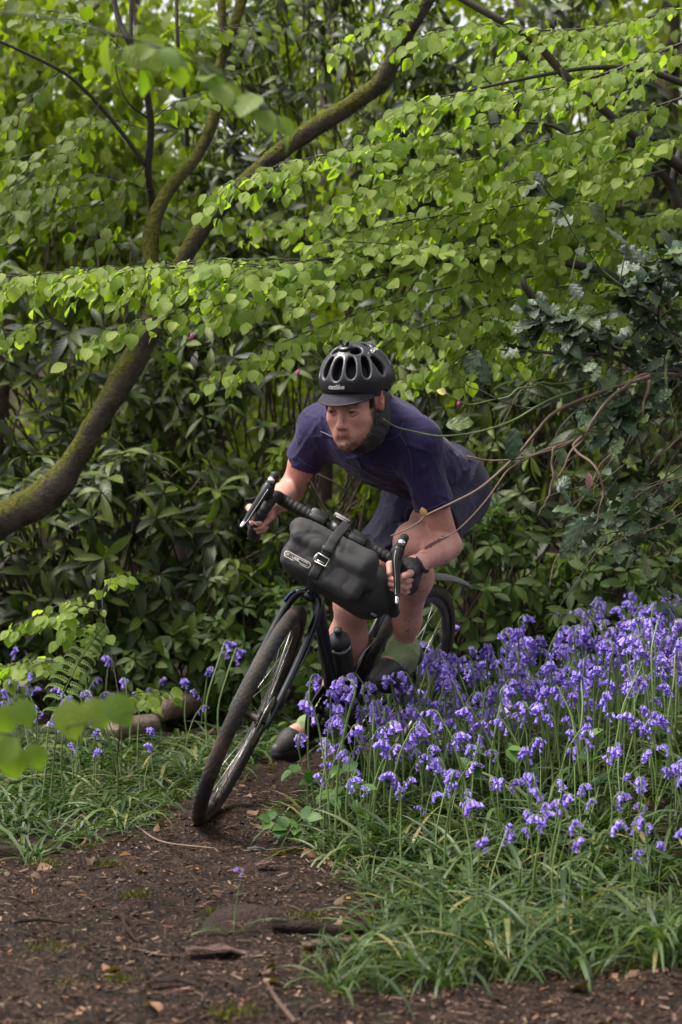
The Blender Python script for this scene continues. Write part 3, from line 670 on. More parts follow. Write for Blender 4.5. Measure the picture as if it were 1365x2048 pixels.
beech('beech with layered fresh leaves at upper right and one long dark diagonal branch', gB,
      [('trunk', [gB, px(1560, 900, 7.2), px(1545, 500, 7.2), px(1530, 0, 7.2)], [.10, .085, .08, .07]),
       ('branch', pxs([(1540, 470, 6.9), (1365, 335, 6.5), (1290, 285, 6.4), (1215, 225, 6.35), (1130, 150, 6.3), (1060, 75, 6.3), (930, 0, 6.3), (840, -60, 6.3)]), [.03, .022, .019, .017, .016, .014, .013, .012]),
       ('branch', pxs([(1530, 560, 6.9), (1380, 440, 6.6), (1345, 375, 6.55), (1320, 345, 6.5), (1270, 320, 6.45), (1165, 285, 6.4), (1100, 250, 6.35), (1010, 242, 6.3)]), [.03, .021, .018, .013, .010, .008, .006, .004]),
       ('branch', pxs([(1400, 180, 6.4), (1300, 142, 6.35), (1215, 134, 6.3), (1140, 140, 6.3), (1010, 165, 6.25), (900, 190, 6.2)]), [.013, .011, .009, .007, .006, .004]),
       ('branch', pxs([(1345, 380, 6.55), (1352, 330, 6.55), (1365, 290, 6.6), (1400, 200, 6.6)]), [.016, .013, .011, .010]),
       ('branch', pxs([(1125, 135, 6.2), (1130, 165, 6.2), (1120, 195, 6.2), (1080, 205, 6.2)]), [.008, .008, .005, .002])],
      [sp_([(1010, 242, 6.3), (860, 270, 6.2), (700, 300, 6.1), (560, 330, 6.0), (420, 380, 5.95)], .26, 32, r0=.005),
       sp_([(1380, 80, 6.0), (1200, 150, 6.0), (1040, 185, 6.0), (900, 190, 6.0), (780, 225, 6.0)], .28, 30, r0=.006),
       sp_([(1380, 190, 6.1), (1200, 250, 6.1), (1020, 300, 6.1), (860, 340, 6.1), (680, 400, 6.1)], .30, 34, r0=.005),
       sp_([(1330, 340, 6.4), (1150, 390, 6.3), (980, 420, 6.2), (820, 440, 6.2), (690, 470, 6.1)], .28, 28, r0=.005),
       sp_([(1400, 420, 6.4), (1230, 440, 6.3), (1080, 470, 6.3), (950, 540, 6.2)], .28, 26, r0=.005),
       sp_([(1390, 10, 6.3), (1220, 50, 6.3), (1080, 60, 6.3), (950, 50, 6.3), (850, 70, 6.3)], .28, 26, r0=.005),
       sp_([(1390, 270, 6.0), (1260, 300, 6.0), (1130, 340, 6.0), (1000, 370, 6.0)], .26, 24, r0=.004),
       sp_([(1390, 120, 6.7), (1240, 110, 6.7), (1100, 120, 6.7), (980, 130, 6.7)], .3, 24, r0=.004),
       sp_([(1300, 380, 6.8), (1150, 350, 6.8), (1000, 340, 6.7), (800, 350, 6.7)], .3, 26, r0=.004),
       sp_([(1390, 520, 6.6), (1280, 500, 6.6), (1150, 510, 6.5), (1050, 540, 6.5)], .28, 20, r0=.004),
       sp_([(1150, 640, 6.9), (1000, 690, 6.9), (880, 720, 6.9), (800, 760, 6.9)], .22, 14, r0=.003),
       sp_([(1000, 650, 7.2), (860, 660, 7.2), (720, 640, 7.2), (600, 660, 7.2)], .2, 14, r0=.003),
       sp_([(900, 300, 7.4), (760, 380, 7.4), (620, 430, 7.4), (480, 450, 7.4)], .24, 16, r0=.003),
       sp_([(850, -20, 6.6), (800, 30, 6.6), (720, 60, 6.6), (660, 110, 6.6)], .16, 8, r0=.004)], 'beeches leaning in from the right', cap=300)
gC = px(330, 1300, 8.0); gC[2] = float(gz(gC[0], gC[1]))
T_YO = [leaf_geo(.062, .046, beech_p, 5, .15, .5, .01, 3), leaf_geo(.055, .044, beech_p, 5, .3, .7, .012, 3), leaf_geo(.066, .05, beech_p, 5, .1, .4)]
beech('forked dark sapling with scattered leaves at the upper left', px(300, 480, 7.5),
      [('trunk', pxs([(302, 480, 7.55), (304, 400, 7.4), (296, 340, 7.3), (302, 250, 7.2), (288, 160, 7.1), (262, 90, 7.0), (238, 40, 7.0), (220, -40, 7.0)]), [.018, .016, .015, .014, .013, .012, .011, .010]),
       ('branch', pxs([(292, 330, 7.28), (240, 260, 7.2), (180, 190, 7.1), (120, 140, 7.0), (0, 82, 6.9), (-80, 50, 6.9)]), [.010, .009, .008, .007, .006, .005]),
       ('branch', pxs([(262, 85, 7.0), (262, 20, 7.0), (262, -50, 7.0)]), [.009, .008, .007]),
       ('branch', pxs([(375, 290, 7.6), (370, 200, 7.5), (356, 90, 7.4), (352, -40, 7.4)]), [.010, .009, .008, .007]),
       ('branch', pxs([(300, 240, 7.2), (250, 195, 7.1), (230, 120, 7.1), (240, 60, 7.1)]), [.005, .004, .003, .002])],
      [sp_([(120, 140, 7.0), (60, 200, 7.0), (0, 260, 7.0)], .3, 8, sp=.05, r0=.003), sp_([(200, 205, 7.1), (150, 290, 7.1), (60, 350, 7.1), (-40, 400, 7.1)], .35, 16, sp=.045, r0=.003),
       sp_([(290, 330, 7.3), (230, 400, 7.3), (130, 420, 7.3), (20, 440, 7.3)], .35, 16, sp=.045, r0=.003), sp_([(300, 240, 7.2), (360, 200, 7.2), (440, 180, 7.2)], .3, 8, sp=.055, r0=.003),
       sp_([(0, 82, 6.9), (-20, 200, 6.9), (-10, 330, 6.9)], .3, 8, sp=.05, r0=.003), sp_([(350, 60, 7.4), (420, 60, 7.3), (520, 40, 7.3)], .3, 8, sp=.055, r0=.003), sp_([(290, 150, 7.1), (200, 60, 7.1), (100, 20, 7.1)], .35, 10, sp=.05, r0=.003),
       sp_([(300, 260, 7.3), (200, 240, 7.3), (90, 300, 7.3), (-30, 330, 7.3)], .3, 14, sp=.04, r0=.003), sp_([(300, 380, 7.3), (180, 350, 7.3), (60, 400, 7.3), (-40, 470, 7.3)], .3, 14, sp=.04, r0=.003),
       sp_([(304, 400, 7.4), (370, 440, 7.3), (450, 420, 7.2)], .3, 9, sp=.05, r0=.003)], None, M_YOUNG, 'sapling', 'sapling', 200, T_YO)
# blurred branches close to the lens
T_NR = [leaf_geo(.058, .044, beech_p, 8, .15, .4, .012, 4, 2), leaf_geo(.062, .040, beech_p, 8, .3, .6, .012, 4, 2)]
beech('blurred leafy twig hanging close to the lens at the upper left', px(-160, 20, 3.1), [('branch', pxs([(-160, 20, 3.1), (60, 30, 3.05), (240, 70, 3.0), (420, 130, 3.0), (560, 200, 3.0)]), [.0024, .002, .0017, .0012, .0008])],
      [sp_([(200, 60, 3.0), (330, 100, 3.0), (460, 160, 3.0), (560, 240, 3.0)], .07, 7, sp=.032, r0=.002, droop=.5, dens=1.0)], None, M_NEAR, 'leafy_twig', 'twig', 60, T_NR)
T_N2 = [leaf_geo(.052, .041, beech_p, 10, .12, .5, .004, 5, 2), leaf_geo(.050, .040, beech_p, 10, .2, .8, .004, 5, 2)]
t = empty('leafy_twig', tuple(px(-120, 1440, 2.65)), 'twig of big pale green leaves close to the lens at the left edge', 'twig')
add('stem', tube(smooth_path(pxs([(-120, 1470, 2.65), (0, 1468, 2.65), (80, 1462, 2.6), (200, 1440, 2.6), (290, 1415, 2.6)]), 24), np.linspace(.002, .0008, 24), 6), M_TWIG, t)
pp = [(8, 1428, 2.65, 1.0, .1), (35, 1418, 2.6, .9, .5), (130, 1420, 2.6, 1.2, .3), (165, 1425, 2.62, 1.1, .9), (215, 1410, 2.6, 1.1, .7), (32, 1495, 2.62, .9, -.6), (15, 1480, 2.66, .8, -.9), (60, 1510, 2.7, .9, .5), (20, 1512, 2.7, 1.1, .2)]
foliage(t, T_N2, [px(a, b_ - 20, c) for a, b_, c, s, d in pp], [orient(np.array([[math.sin(d), -.2, -math.cos(d)]]), np.array([[.1, -.9, .4]]))[0] * s for a, b_, c, s, d in pp], M_NEAR, 20)
# young spray low at the left and the seedlings there
gD = pg(230, 1560)
beech('small sapling with bright young leaves behind the fern', gD, [('stem', [gD, px(240, 1420, 6.1), px(215, 1270, 6.2), px(205, 1190, 6.25), px(228, 1150, 6.3)], [.0026, .0024, .002, .0018, .0014])],
      [sp_([(210, 1230, 6.2), (150, 1200, 6.2), (90, 1225, 6.2), (30, 1250, 6.2)], .12, 11, sp=.032, r0=.002), sp_([(215, 1280, 6.2), (170, 1255, 6.2), (130, 1265, 6.2)], .12, 6, sp=.032, r0=.002), sp_([(205, 1190, 6.25), (225, 1160, 6.3), (240, 1150, 6.3)], .08, 4, r0=.002),
       sp_([(230, 1400, 6.2), (280, 1385, 6.2), (330, 1385, 6.1)], .13, 7, r0=.002), sp_([(150, 1330, 6.3), (80, 1320, 6.3), (-10, 1335, 6.3)], .14, 10, r0=.002)], None, M_BEECH, 'sapling', 'sapling', 150, T_YO, ls=.8)

# ------------------------------------------------------------------ holly
def holly_geo(L, W, n=5, cup=.3, droop=.3):
    V, U = [], []; ts = np.linspace(0, 1, 4 * n + 1)
    for i, t in enumerate(ts):
        w = W / 2 * max(.05, math.sin(math.pi * (t * .94 + .03)) ** .7); sp2 = (i % 4 == 2); w *= 1.20 if sp2 else (.88 if i % 4 == 0 else .97)
        if i in (0, len(ts) - 1): w = W * .012
        z = -droop * L * t * t
        for u in (-1, -.55, 0, .55, 1):
            V.append((u * w, L * (t + (.012 if sp2 and abs(u) == 1 else 0)), z + cup * abs(u) * w * .6 + (.09 * W if sp2 else -.05 * W) * (abs(u) == 1))); U.append((.5 + .5 * u, t))
    m = 5; i = np.arange(len(ts) - 1)[:, None] * m; j = np.arange(m - 1)[None]
    return np.array(V), np.stack([i + j, i + j + 1, i + m + j + 1, i + m + j], -1).reshape(-1, 4), np.array(U)
T_HO = [holly_geo(.068, .040, 3, .2, .2), holly_geo(.060, .037, 3, .5, .5), holly_geo(.075, .042, 4, -.2, .1), holly_geo(.062, .032, 1, .3, .4)]
hb_ = np.array([1.22, 4.95, float(gz(1.22, 4.95)) - .05])
holly = empty('holly', tuple(hb_), 'holly with dark glossy spiny leaves and bare brown twigs hanging on the right', 'holly bush')
add('trunk', limb([hb_, hb_ + [.0, -.05, .5], px(1480, 900, 4.85), px(1450, 780, 4.8), px(1440, 600, 4.8)], [.03, .028, .025, .022, .015], 10, 30, .08, 3), M_BARK, holly)
HW = [([(1450, 800, 4.8), (1365, 745, 4.75), (1294, 741, 4.7), (1225, 714, 4.65), (1148, 706, 4.6), (1060, 700, 4.58), (1000, 698, 4.55)], .009, M_TWIG, 1), ([(1440, 700, 4.8), (1365, 690, 4.75), (1305, 679, 4.7), (1267, 610, 4.65), (1244, 568, 4.6)], .006, M_TWIG, 1),
      ([(1450, 820, 4.8), (1380, 760, 4.75), (1301, 748, 4.65), (1263, 764, 4.6), (1205, 814, 4.55), (1167, 871, 4.55), (1132, 918, 4.55), (1112, 960, 4.55)], .0065, M_BROWN, 0), ([(1167, 871, 4.55), (1151, 895, 4.55), (1186, 929, 4.5), (1205, 979, 4.5), (1200, 1020, 4.5), (1188, 1050, 4.5)], .0045, M_BROWN, 0),
      ([(1112, 895, 4.55), (1105, 906, 4.55), (1105, 964, 4.55), (1092, 1005, 4.55), (1078, 1031, 4.55)], .004, M_BROWN, 0), ([(1301, 752, 4.65), (1263, 810, 4.65), (1186, 864, 4.6), (1109, 895, 4.6), (1032, 918, 4.6), (934, 912, 4.6)], .0055, M_BROWN, 0),
      ([(1301, 752, 4.6), (1136, 810, 4.6), (1071, 868, 4.6), (1013, 933, 4.58), (936, 991, 4.55), (863, 1029, 4.52), (830, 1045, 4.5), (782, 1072, 4.5)], .005, M_BROWN, 0), ([(1186, 870, 4.6), (1109, 898, 4.6), (1032, 929, 4.6), (986, 983, 4.58), (923, 1056, 4.55), (878, 1078, 4.55)], .0036, M_BROWN, 0),
      ([(1225, 760, 4.65), (1130, 790, 4.6), (1070, 815, 4.58), (1015, 843, 4.55), (960, 862, 4.5), (880, 870, 4.48), (815, 860, 4.45), (768, 838, 4.42)], .0040, M_GSTEM, 0), ([(1120, 800, 4.6), (1055, 814, 4.6), (955, 779, 4.6), (901, 741, 4.6)], .003, M_TWIG, 0),
      ([(1180, 760, 4.65), (1101, 766, 4.6), (1055, 771, 4.6), (994, 798, 4.6), (936, 806, 4.6), (894, 787, 4.6)], .0032, M_GSTEM, 0), ([(1420, 820, 4.7), (1365, 868, 4.65), (1301, 929, 4.6)], .005, M_BROWN, 0), ([(1340, 700, 4.6), (1332, 760, 4.6), (1355, 864, 4.6)], .005, M_GSTEM, 0),
      ([(1440, 760, 4.75), (1350, 680, 4.7), (1262, 592, 4.65), (1192, 522, 4.6), (1131, 436, 4.55), (1076, 356, 4.5)], .005, M_GSTEM, 2), ([(1250, 700, 4.6), (1180, 660, 4.6), (1120, 640, 4.6), (1060, 620, 4.6)], .004, M_TWIG, 1), ([(1365, 745, 4.7), (1300, 800, 4.65), (1240, 830, 4.6), (1180, 835, 4.6)], .004, M_TWIG, 1),
      ([(1400, 700, 4.7), (1320, 640, 4.65), (1330, 560, 4.6), (1345, 510, 4.6)], .004, M_TWIG, 1), ([(1360, 900, 4.7), (1300, 1000, 4.7), (1230, 1030, 4.65), (1150, 1060, 4.6)], .003, M_TWIG, 3), ([(1300, 760, 4.6), (1283, 830, 4.6), (1270, 850, 4.6), (1258, 888, 4.6)], .005, M_BROWN, 0),
      ([(1380, 1020, 4.7), (1300, 1060, 4.6), (1220, 1090, 4.6), (1155, 1140, 4.6)], .0022, M_BROWN, 0), ([(1380, 1000, 4.8), (1270, 1060, 4.7), (1180, 1075, 4.7)], .002, M_BROWN, 3), ([(1380, 950, 4.7), (1340, 1000, 4.7), (1290, 1120, 4.7), (1330, 1200, 4.7), (1370, 1230, 4.7)], .0022, M_TWIG, 3)]
pos, R = [], []
for pts, r, mat, lv in HW:
    Pc = smooth_path(pxs(pts), 12); Pc[1:-1] += RNG.normal(size=(10, 3)) * .0030; Pq = smooth_path(Pc, 40)
    add('twig', tube(Pq, np.linspace(r, r * .35, 40) * 1.0, 7), mat, holly)
    if lv:
        n = {1: 32, 2: 8, 3: 8}[lv]
        for k in range(n):
            i = RNG.integers(8, 39) if lv != 2 else RNG.integers(24, 39); d = unit(Pq[i] - Pq[i - 1]) * .5 + rdir(1)[0] * [.8, .8, .6] + np.array([0, -.1, .0])
            c = Pq[i] + rdir(1)[0] * .045 * RNG.random() * (lv == 1)
            pos.append(c); R.append(orient(d[None], (np.array([-.1, -.45, .8]) + RNG.normal(size=3) * .4)[None])[0] * RNG.uniform(.7, 1.1))
        for k in range(5):  # side shoots with leaves
            i = RNG.integers(6, 34); d = unit(rdir(1)[0] + [-.5, -.2, .2]); L_ = RNG.uniform(.06, .16)
            q = smooth_path([Pq[i], Pq[i] + d * L_ * .5 + [0, 0, .01], Pq[i] + d * L_], 8); add('twig', tube(q, np.linspace(.0022, .0012, 8), 5), mat, holly)
            for u in np.linspace(.25, 1, 6 if lv == 1 else 2):
                pos.append(q[int(u * 7)]); R.append(orient((d * .6 + rdir(1)[0])[None], (np.array([-.1, -.4, .8]) + RNG.normal(size=3) * .35)[None])[0] * RNG.uniform(.7, 1.1))
rt_ = np.random.default_rng(31); tw = []
for k in range(46):                       # the tangle of thin dead shoots under the holly
    x0, y0 = rt_.uniform(1150, 1420), rt_.uniform(720, 1080); Y0 = rt_.uniform(4.6, 5.0); a = rt_.uniform(1.7, 4.2); L_ = rt_.uniform(40, 190)
    q = [(x0 + math.cos(a) * L_ * u + rt_.normal() * 5, y0 - math.sin(a) * L_ * u + 30 * u * u + rt_.normal() * 5, Y0 - .1 * u) for u in (0, .35, .7, 1)]
    g = tube(smooth_path(pxs(q), 12), np.linspace(rt_.uniform(.0012, .0026), .0007, 12), 5, False)
    if k < 16: add('twig', g, M_TWIG if k % 2 else M_BROWN, holly)
    else: tw.append(g)
    for u in (1, 2, 3):
        if rt_.random() < .5: pos.append(px(*q[u])); R.append(orient(rt_.normal(size=(1, 3)), (np.array([-.1, -.4, .8]) + rt_.normal(size=3) * .4)[None])[0] * rt_.uniform(.6, .9))
tag(add('twigs', join(tw), M_TWIG, holly), kind='stuff')
for x, y, Y, dx, dz, s in ((892, 850, 4.47, .9, .15, 1.0), (1030, 855, 4.5, -.1, -1, 1.2), (960, 700, 4.5, -.5, -.8, 1.0), (966, 715, 4.5, .1, -1, .9), (1165, 1035, 4.55, -.4, -.8, 1.3), (1150, 1070, 4.55, -.3, -.5, 1.0)):
    pos.append(px(x, y, Y)); R.append(orient(np.array([[dx, -.2, dz]]), np.array([[.1, -.9, .4]]))[0] * s)
foliage(holly, T_HO, pos, R, M_HOLLY, 300)
dl = [leaf_geo(.045, .022, rhodo_p, 6, .5, .6), leaf_geo(.026, .02, beech_p, 5, .3, .6)]
for nm, p, d, tp, col_, lab in (('dead_leaf', (1177, 945, 4.5), (.1, -.1, -1), 0, (.30, .17, .15), 'pinkish brown dead leaf'), ('yellow_leaf', (893, 786, 4.6), (-.9, -.2, .35), 1, (.34, .31, .11), 'yellowing leaf at the twig end'), ('brown_leaf', (848, 1034, 4.5), (-.1, -.1, 1), 1, (.22, .11, .04), 'brown curled leaf on the long bare twig')):
    g = dl[tp]; Rm = orient(np.array([d], float), np.array([[.3, -.9, .2]]))[0]
    o = add(nm, (g[0] @ Rm.T + px(*p), g[1]), simple(lab, col_, .6, c2=tuple(x * 1.3 for x in col_)), holly); o['label'] = lab

# ------------------------------------------------------------------ bluebells
M_BELL = leaf_mat('bluebell petal', [(0, (.19, .115, .40)), (.4, (.25, .175, .58)), (.9, (.38, .29, .72)), (1, (.42, .32, .60))], .25, .5, .3, .3, 0, back=(1.15, 1.15, 1.1), tcol=(.28, .22, .5))
M_BSTEM = stem_mat('bluebell stem', (.085, .135, .035), (.13, .19, .055), .5)
def bell_geo(L=.019, r=.0043, n=6):
    prof = [(0.0012, 0), (r * .8, L * .14), (r, L * .45), (r * 1.02, L * .72), (r * 1.75, L * .96), (r * 2.15, L * .88)]
    V, U = [], []
    for k, (rr, y) in enumerate(prof):
        for j in range(n * 2):
            a = math.pi * j / n; lobe = j % 2 == 0; q = rr * (1 if lobe or k < 4 else .62); yy = y if lobe or k < 4 else L * .80
            V.append((q * math.cos(a), yy, q * math.sin(a))); U.append((.5 + .3 * (lobe), k / 5))
    m = n * 2; i = np.arange(len(prof) - 1)[:, None] * m; j = np.arange(m)[None]; j2 = (j + 1) % m
    return np.array(V), np.stack([i + j, i + j2, i + m + j2, i + m + j], -1).reshape(-1, 4), np.array(U)
T_BELL = [bell_geo(), bell_geo(.017, .0038), bell_geo(.021, .0046)]
class BB_: pass
def bluebell_proto(h, n, lean, seed, bend=1.0):
    r = np.random.default_rng(seed); b = BB_()
    top = np.array([lean, 0, h]); P = smooth_path([[0, 0, 0], [lean * .1, .012 * (-1) ** seed, h * .45], [lean * .6, 0, h * .80], [lean + .006 * bend, 0, h * .97], [lean + .022 * bend, 0, h + .012], [lean + .042 * bend, 0, h + .004]], 26)
    stalks = []; b.bells = []
    for k in range(n):
        t = 1 - .50 * (k / n) ** 1.0; i = int(t * 25); p = P[i]; a = r.uniform(-1.5, 1.5) * (.5 + .5 * k / n)
        out = np.array([math.cos(a) * bend / abs(bend), math.sin(a), .25]); ln = r.uniform(.008, .016)
        q = p + out * ln; d = np.array([out[0] * .35, out[1] * .35, -1.0]) + r.normal(size=3) * .28
        stalks.append(tube(np.array([p, p + out * ln * .6 + [0, 0, .003], q]), .0009, 4, False)); b.bells.append((q, orient(d[None], r.normal(size=3)[None])[0] * r.uniform(.8, 1.15)))
    b.stem = join([tube(P, np.linspace(.0034, .0016, 26), 6)] + stalks)
    b.stem_me = mesh_of('stem', b.stem[0], b.stem[1], M_BSTEM)
    pos = np.array([q for q, _ in b.bells]); Rm = np.array([R_ for _, R_ in b.bells])
    V, Q, U, k = [], [], [], 0
    for (q, Rr), t in zip(b.bells, r.integers(0, 3, n)):
        g = T_BELL[t]; V.append(g[0] @ Rr.T + q); Q.append(g[1] + k); U.append(g[2]); k += len(g[0])
    b.hv, b.hq, b.hu = np.concatenate(V), np.concatenate(Q), np.concatenate(U)
    b.head_me = mesh_of('flower_head', np.concatenate(V), np.concatenate(Q), M_BELL, True, uv=np.concatenate(U))
    b.bt = r.integers(0, 3, n); return b
PROT = [bluebell_proto(.30 + .012 * i, [13, 16, 10, 15, 18, 11, 14, 8][i], [.05, -.04, .07, 0.01, -.06, .08, .02, -.07][i], i, [1, 1, .8, 1.1, 1, 1.2, .7, 1][i]) for i in range(8)]
def bluebell(x, y, z, s, rot, k, parts, label, group, tilt=(0, 0)):
    b = PROT[k]; t = empty('bluebell', (x, y, z), label, 'bluebell', group)
    t.scale = (s, s, s); t.rotation_euler = (tilt[0], tilt[1], rot)
    def ch(nm, me, M=None):
        o = bpy.data.objects.new(nm, me); COL.objects.link(o); o.parent = t
        if M is not None: o.matrix_basis = M
    ch('stem', b.stem_me)
    if parts:
        for (q, Rr), tk in zip(b.bells, b.bt):
            M = np.eye(4); M[:3, :3] = Rr; M[:3, 3] = q; ch('bell', part_mesh('bell', T_BELL[tk], M_BELL), Matrix(M))
    else: ch('flower_head', b.head_me)
    return t
def right_ok(x, y): return (path_d(x, y) > .06) and x > -.1 and y < 7.4 and abs(x) < y * .215
cand = []
rr = np.random.default_rng(21)
while len(cand) < 250:
    y = rr.uniform(3.9, 7.0); x = rr.uniform(-.1, 1.4)
    if not right_ok(x, y): continue
    dens = (.62 + .38 * float(sstep(y, 4.15, 4.7))) * (.4 + .6 * float(sstep(x, .1, .45)) if y < 4.8 else 1) * (1 - .55 * float(sstep(y, 6.0, 7.0))) * (.75 + .25 * float(sstep(float(path_d(x, y)), .03, .28)))
    if y > 6.4 and x < .25: dens *= .3
    if rr.random() > dens: continue
    if any((x - a) ** 2 + (y - b_) ** 2 < .035 ** 2 for a, b_ in cand): continue
    cand.append((x, y))
cand.sort(key=lambda c: c[1])
def bell_label(x, y, s, rot, k):
    """what sets one bluebell apart: its size, its head, the way it bends and what it stands by"""
    hx, hy = 682.5 + F * x / y, 1024 + F * (H - (gz(x, y) + .33 * s)) / y
    n = len(PROT[k].bells) - 4; bx = math.cos(rot) * (1 if k != 1 else 1)
    size = 'tall' if s > 1.08 else ('short' if s < .9 else 'mid-height')
    head = 'many-belled' if n > 11 else ('few-belled' if n < 8 else '')
    bend = 'bending left' if bx < -.35 else ('bending right' if bx > .35 else 'nodding')
    if y < 4.5: z = 'at the drift front'
    elif hx < 640: z = 'by the front wheel'
    elif hx < 760: z = 'by the chainring'
    elif hx < 870: z = 'below the green sock'
    elif hx < 960: z = 'by the rear wheel'
    elif hx < 1080: z = 'under the bare twigs'
    elif hx < 1180: z = 'below the dead leaf'
    elif hx < 1280: z = 'below the holly'
    else: z = 'at the right edge'
    z += '' if y < 4.5 else (', front rows' if y < 5.2 else (', middle rows' if y < 5.9 else ', back rows'))
    return ' '.join(('%s %s bluebell %s, %s' % (size, head, bend, z)).split())
def settle(rows):
    """labels that several share get their order from left to right"""
    for lab in set(r[-1] for r in rows):
        same = sorted([r for r in rows if r[-1] == lab], key=lambda r: r[0] / r[1])
        if len(same) > 1:
            nm = {2: ['left', 'right'], 3: ['left', 'middle', 'right']}.get(len(same), ['first', 'second', 'third', 'fourth', 'fifth', 'sixth', 'seventh', 'eighth', 'ninth', 'tenth'])
            for q, r in enumerate(same): r[-1] = lab + (', %s of %s' % (nm[q], {2: 'two', 3: 'three'}[len(same)]) if len(same) < 4 else ', %s from left' % nm[min(q, 9)])
rows = []
for i, (x, y) in enumerate(cand):
    s_ = rr.uniform(.46, .85) if y < 4.85 else rr.uniform(.58, 1.22)
    ro = rr.uniform(-1.6, 1.6) + math.pi * (rr.random() < .45); k_ = int(rr.integers(0, 8)); rows.append([x, y, s_, ro, k_, i < 150 and rr.random() < .75, bell_label(x, y, s_, ro, k_)])
settle(rows)
for x, y, s_, ro, k_, pt_, lab in rows:
    bluebell(x, y, float(gz(x, y)) - .01, s_, ro, k_, pt_, lab, 'bluebells in the drift right of the bicycle', (rr.normal() * .07, rr.normal() * .07))
dV, dQ, dU, dS, k_n = [], [], [], [], 0       # the drift's further, smaller flowers that cannot be told apart
c = 0
while c < 290:
    y = rr.uniform(4.5, 7.35); x = rr.uniform(-.05, 1.5)
    if not right_ok(x, y) or rr.random() > (.85 if y < 5.4 else 1) * (1 - .5 * float(sstep(y, 6.3, 7.2))): continue
    p_ = PROT[int(rr.integers(0, 8))]; s_ = rr.uniform(.55, 1.15) * (.7 if y < 4.9 else 1); a_ = rr.uniform(-1.6, 1.6) + math.pi * (rr.random() < .45); Rz = rotm([0, 0, 1], a_) @ rotm([1, 0, 0], rr.normal() * .08) * s_; o_ = np.array([x, y, float(gz(x, y)) - .01])
    dS.append((p_.stem[0] @ Rz.T + o_, p_.stem[1])); dV.append(p_.hv @ Rz.T + o_); dQ.append(p_.hq + k_n); dU.append(p_.hu); k_n += len(p_.hv); c += 1
dr = add('bluebell_flowers', (np.concatenate(dV), np.concatenate(dQ)), M_BELL, None, uv=np.concatenate(dU), attrs={'rnd': np.repeat(rr.random(290), [len(v) for v in dV])}); tag(dr, 'violet blue flowers massed in the depth of the bluebell drift', None, None, 'stuff')
ds_ = add('bluebell_stems', join(dS), M_BSTEM); tag(ds_, 'green stalks in the depth of the bluebell drift', None, None, 'stuff')
cnt = 0; rows = []
while cnt < 46:
    y = rr.uniform(5.5, 7.6); x = rr.uniform(-1.4, -.42)
    if path_d(x, y) < .08 or abs(x) > y * .2: continue
    if rr.random() > .3 + .7 * sstep(-x, .45, .9): continue
    s_ = rr.uniform(.55, .95); ro = rr.uniform(0, 6.3); k_ = int(rr.integers(0, 8)); hx = 682.5 + F * x / y
    z = 'by the fern' if hx < 230 else ('by the pale log' if hx < 400 else 'by the front wheel'); z += ', front' if y < 6.2 else (', midway' if y < 6.9 else ', far back')
    lab = ' '.join(('%s %s bluebell %s, left patch, %s' % ('taller' if s_ > .82 else ('short' if s_ < .68 else 'mid-height'), {True: 'many-belled', False: ''}[len(PROT[k_].bells) > 14], 'bending left' if math.cos(ro) < -.35 else ('bending right' if math.cos(ro) > .35 else 'upright'), z)).split())
    rows.append([x, y, s_, ro, k_, cnt < 16, lab]); cnt += 1
settle(rows)
for x, y, s_, ro, k_, pt_, lab in rows:
    bluebell(x, y, float(gz(x, y)) - .01, s_, ro, k_, pt_, lab, 'bluebells left of the path', (rr.normal() * .1, rr.normal() * .1))
for x, y, Y, s, lab in ((440, 1305, 6.9, 1.0, 'single bluebell beside the upper front tyre on its right'), (416, 1290, 6.9, .9, 'single tall bluebell standing alone left of the front tyre'), (868, 1255, 7.0, 1.0, 'single bluebell seen through the rear wheel')):
    p = px(x, y, Y); z = float(gz(p[0], p[1])); bluebell(p[0], p[1], z, max(.5, (p[2] - z) / .33), 1.0, 2, True, lab, 'single bluebells behind the bicycle')
# strap leaves and grass that cover the verges
T_ST = [leaf_geo(.26, .012, strap_p, 6, .5, 1.5), leaf_geo(.30, .013, strap_p, 6, .4, 2.0), leaf_geo(.22, .011, strap_p, 6, .6, 1.1, twist=.8), leaf_geo(.28, .014, strap_p, 6, .3, 2.5, twist=-.6)]
def tufts(n, test, xr, yr, k, L, up, tpl, mat, name, label, seed):
    r = np.random.default_rng(seed); pos, R = [], []; c = 0
    X = r.uniform(*xr, n * 12); Y_ = r.uniform(*yr, n * 12); D = path_d(X, Y_); keep = [i for i in range(len(X)) if test(X[i], Y_[i], D[i], r)][:n]
    Z = gz(X, Y_)
    for i in keep:
        m = r.integers(*k); s = L * r.uniform(.5, 1.25) * (.75 + .25 * float(sstep(D[i], .0, .2)))
        for j in range(m):
            a = r.uniform(0, 6.283); d = np.array([math.cos(a), math.sin(a), up * r.uniform(.6, 1.5)])
            pos.append([X[i] + r.normal() * .012, Y_[i] + r.normal() * .012, Z[i] - .012]); nn = np.array([-math.cos(a) * .8, -math.sin(a) * .8, 1.0]) + r.normal(size=3) * .25
            R.append(orient(d[None], nn[None])[0] * s * r.uniform(.7, 1.15))
    return bake(name, tpl, pos, R, mat, None, 'stuff', label)
rt = lambda x, y, d, r: d > .02 and x > -.2 and abs(x) < y * .225
tufts(760, rt, (-.2, 1.6), (3.45, 7.4), (6, 11), .95, 1.6, T_ST, M_STRAP, 'bluebell_leaves', 'strap leaves of the bluebells covering the right verge', 1)
lt = lambda x, y, d, r: d > .02 and x < -.2 and abs(x) < y * .225 and (y < 7.3) and r.random() < (.8 if y > 5.5 else .35)
tufts(520, lt, (-1.7, -.25), (3.6, 7.5), (6, 11), .85, 1.1, T_ST, M_STRAP, 'bluebell_leaves', 'strap leaves of the bluebells covering the left verge', 2)
